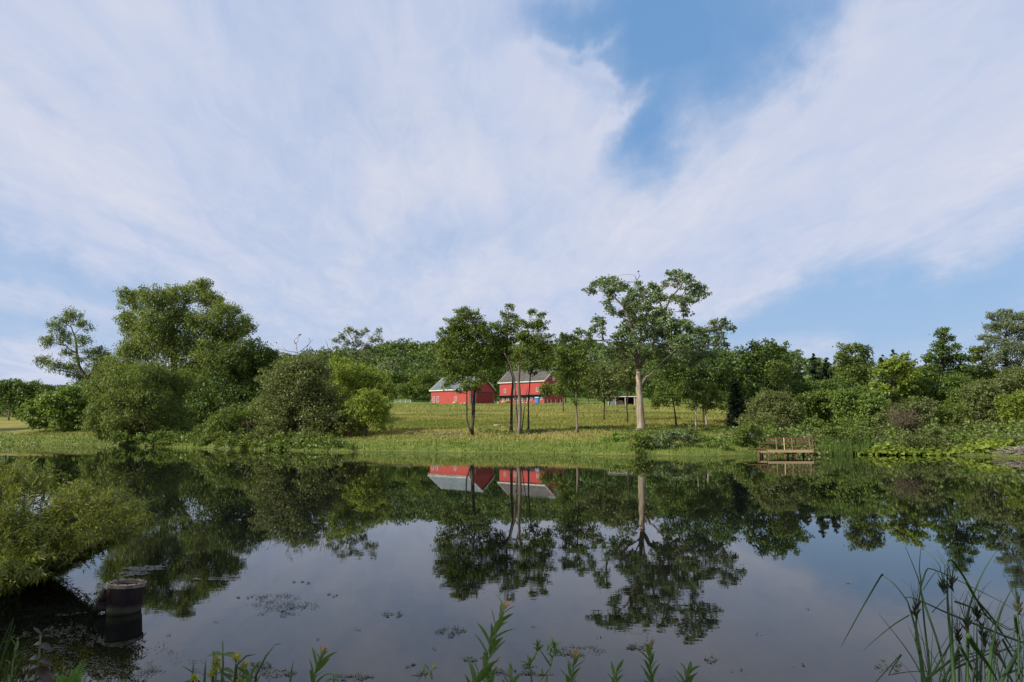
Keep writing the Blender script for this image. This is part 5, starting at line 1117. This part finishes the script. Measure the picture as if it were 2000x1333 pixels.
# thin willow twigs
def twig_plant(label, strokes, D, mat='stemgreen'):
    g = to_ground(at(strokes[0][0][0], strokes[0][0][1], D)); root = thing('willow_twig', label, 'twig', g)
    for k, st in enumerate(strokes):
        Q = [at(a, b, D)-g for a, b in st]
        if k == 0: Q = [np.zeros(3)]+Q
        MB().tube(Q, np.linspace(.003, .0012, len(Q)), 5).build('stem', M[mat], root, True)
        for i in range(len(Q)*3):
            t = rng.random(); j = rng.integers(max(0, len(Q)-2), len(Q)-1) if len(Q) > 1 else 0; p = np.array(Q[j])*(1-t)+np.array(Q[j+1])*t
            if p[2] > .35: put_leaf(LV[i % 3], root, p, rng.normal(size=3)*.6+np.array([0, 0, .4]), (0, -.3, 1), s=rng.uniform(.3, .55))
twig_plant('thin two forked willow twigs between the tall leaning weed and the bushy topped weed', [[(1048, 1340), (1075, 1305), (1082, 1270), (1084, 1258)], [(1040, 1340), (1034, 1300), (1032, 1285)], [(1075, 1300), (1055, 1270), (1050, 1262)], [(1034, 1300), (1046, 1278), (1050, 1270)], [(1050, 1320), (1082, 1318)], [(1080, 1285), (1066, 1272)]], 2.5)
twig_plant('bare pale twig reaching right at the bottom centre', [[(806, 1338), (825, 1320), (848, 1306)], [(825, 1320), (815, 1322)]], 2.4, 'deadwood')
# opposite leaved plant and yellow flowered clump
def opposite_plant(label, px, py0, py1, D, mats, rows, name, lean=0., s=1., headmat=None):
    top = at(px+lean, py1, D); bot = at(px, py0, D); g = to_ground(bot); root = thing(name, label, 'plant', g)
    Q = np.array([np.zeros(3), bot-g, (bot+top)/2-g+np.array([.004, 0, 0]), top-g]); MB().tube(Q, [.005, .004, .003, .002], 6).build('stem', M['stemgreen'], root, True)
    for (t, ss, k, droop) in rows:
        p = (bot*(1-t)+top*t)-g
        for sg in (-1, 1): put_leaf(mats[k], root, p, (sg*1.0, -.25*sg+rng.normal()*.15, droop), (0, -.35, 1), s=ss*s)
    return root, g
opposite_plant('maroon leaved sapling with drooping dark leaves at the far left bottom', 66, 1345, 1236, 2.0, [LM, LM2], [(.98, .9, 1, .9), (.95, .7, 1, 1.4), (.78, .75, 0, .1), (.52, .8, 0, .15), (.38, 1.1, 0, -.3), (.15, 1.1, 0, .1), (.02, 1.0, 0, .2)], 'maroon_sapling', 14)
opposite_plant('green opposite leaved weed with a closed bud, tallest stem of the bottom left clump', 432, 1345, 1252, 2.3, [LO, LV[1]], [(.70, 1.1, 0, .15), (.40, .8, 0, .1), (.34, .7, 1, -.5), (.1, .9, 0, .2)], 'budded_weed', 3)
opposite_plant('tiny four leaved seedling right of the red tipped weed at the bottom', 650, 1345, 1317, 2.3, [LO], [(.95, .5, 0, .2), (.6, .45, 0, .1)], 'seedling')
def bud(px, py, D, par_label):
    pass
M['yellow'] = plain('yellow_sedge_head', (.36, .34, .05), (.24, .26, .04), 40, .8)
def sedge():
    g = to_ground(at(415, 1340, 2.25)); root = thing('sedge_clump', 'yellow headed sedge with arching blades in the bottom left clump', 'sedge', g)
    for (px, py) in [(424, 1290), (422, 1302), (462, 1283), (380, 1325), (478, 1300), (414, 1318), (470, 1330)]:
        p = at(px, py, 2.25)-g; MB().tube([p*0, p*.6+np.array([0, 0, .03]), p], [.003, .0025, .002], 5).build('stem', M['stemgreen'], root); m = MB()
        for i in range(40):
            d = nrm(rng.normal(size=3)); m.tube([p, p+d*.017], [.003, .0006], 3)
        m.build('flower_head', M['yellow'], root)
    for (a, b, c, d) in [(376, 1340, 378, 1288), (399, 1340, 402, 1288), (500, 1320, 538, 1259), (462, 1300, 500, 1278), (395, 1340, 355, 1300), (455, 1340, 470, 1280), (440, 1340, 415, 1270), (566, 1340, 573, 1292), (390, 1340, 350, 1335), (416, 1345, 417, 1272)]:
        p0 = at(a, b, 2.25)-g; p1 = at(c, d, 2.3)-g; MB().tube([np.array([p0[0]*.8, 0, 0]), p0, p0*.5+p1*.5+np.array([0, 0, .012]), p1], [.0045, .004, .003, .0005], 4).build('blade', M['rush_pale'], root)
    q = at(538, 1259, 2.3)-g; MB().tube([q, q+np.array([.02, 0, .003])], [.0016, .0007], 4).build('blade_tip', M['rush_pale'], root)
sedge()
def fern():
    D = 1.9; g = to_ground(at(135, 1345, D)); root = thing('fern', 'bright green fern fronds at the bottom edge right of the maroon sapling', 'fern', g)
    lf = leaf_mesh(.03, .008, 'leaflet', M['fern'], .1, 4)
    for (pts) in [[(135, 1350), (148, 1325), (161, 1296)], [(125, 1350), (122, 1335), (118, 1322)], [(140, 1352), (146, 1338), (143, 1310)]]:
        P_ = [at(a, b, D)-g for a, b in pts]; C = bez(P_[0], P_[1], P_[2], 14); MB().tube(np.vstack([[0, 0, 0], C]), np.linspace(.0025, .0006, 15), 4).build('frond_stem', M['stemgreen'], root)
        for i, c in enumerate(C):
            ax = nrm(C[min(i+1, 13)]-C[max(i-1, 0)]); sd = nrm(np.cross(ax, [0, 1, 0]))
            for sg in (-1, 1): put_leaf(lf, root, c, ax*.7+sd*sg*.8, (0, -1, .4), 'leaflet', (1.15-.8*i/13))
fern()
def grass_fringe():
    # long loose blades of the near bank that reach into the bottom edge of the view
    n = 760; px = np.where(rng.random(n) < .35, rng.choice([60, 300, 430, 640, 950, 1110, 1900], n)+rng.normal(size=n)*45, rng.uniform(-40, 2040, n)); D = rng.uniform(1.7, 2.6, n); V = []; T = []
    for a, d in zip(px, D):
        left = a < 130
        top = rng.uniform(1300 if not left else 1255, 1352) if rng.random() < (.25 if not left else .5) else rng.uniform(1325, 1370)
        t = at(a+rng.normal()*14, top, d+rng.normal()*.05); b = np.array([at(a, 1333, d)[0], d, gz(0, d)-.02]); w = .0022
        m = b*.45+t*.55+np.array([rng.normal()*.01, 0, .01]); V += [b-[w, 0, 0], b+[w, 0, 0], m+[w*.8, 0, 0], t, m-[w*.8, 0, 0]]; T.append(rng.random())
    tag(link('bank_blades', np_mesh('bank_blades', V, np.arange(5*n).reshape(-1, 5), 5, T, M['shoregrass'])), 'loose grass blades along the near bank at the bottom edge', 'grass', kind='stuff')
grass_fringe()
def rushes_left():
    g = to_ground(at(10, 1340, 2.2)); root = thing('dark_rush', 'few dark straight rush stems at the left edge near the bottom', 'rush', g)
    for (a, b, c, d) in [(-30, 1340, 22, 1215), (-10, 1340, 27, 1208), (-20, 1350, 30, 1222), (5, 1340, 32, 1268), (18, 1345, 54, 1250)]:
        MB().tube([at(a, b, 2.2)-g+np.array([-.1, 0, -.3]), at(a, b, 2.2)-g, at(c, d, 2.2)-g], [.004, .0035, .001], 5).build('stem', M['rush'], root)
rushes_left()

# ---------------------------------------------------------------- trees behind the camera that shade the near bank
for (x, y, h, lab) in [(-15.5, -3.5, 12.5, 'leafy bank tree standing behind and left of the viewer, nearer one'), (-9.5, -6.5, 12, 'leafy bank tree standing behind and left of the viewer, farther one'), (-18.6, 1.6, 12.5, 'leafy bank tree standing out of view to the left of the riser')]:
    root = thing('bank_tree', lab, 'tree', (x, y, gz(x, y))); MB().tube(densify([(0, 0, -.2), (.2, 0, h*.4), (0, .3, h*.8)], .1), np.linspace(.24, .09, 7), 8).build('trunk', M['bark'], root, True)
    B = [(np.array([rng.normal()*2.0, rng.normal()*2.2, h*rng.uniform(.3, .9)]), rng.uniform(1.5, 2.2)) for i in range(14)]; mb = MB()
    for c, r in B: mb.tube([np.array([0, 0, c[2]*.75]), c], [.06, .02], 5, False)
    tag(mb.build('branches', M['bark'], root), kind='stuff'); V, Fc, T = crown_leaves(B, .24, .7, .5); link('crown', np_mesh('crown', V, Fc, 4, T, M['mid']), root)
print('leaves', LEAFCOUNT[0], 'tris', sum(sum(len(p.vertices)-2 for p in m.polygons) if len(m.polygons) < 2000 else len(m.polygons)*2 for m in bpy.data.meshes))
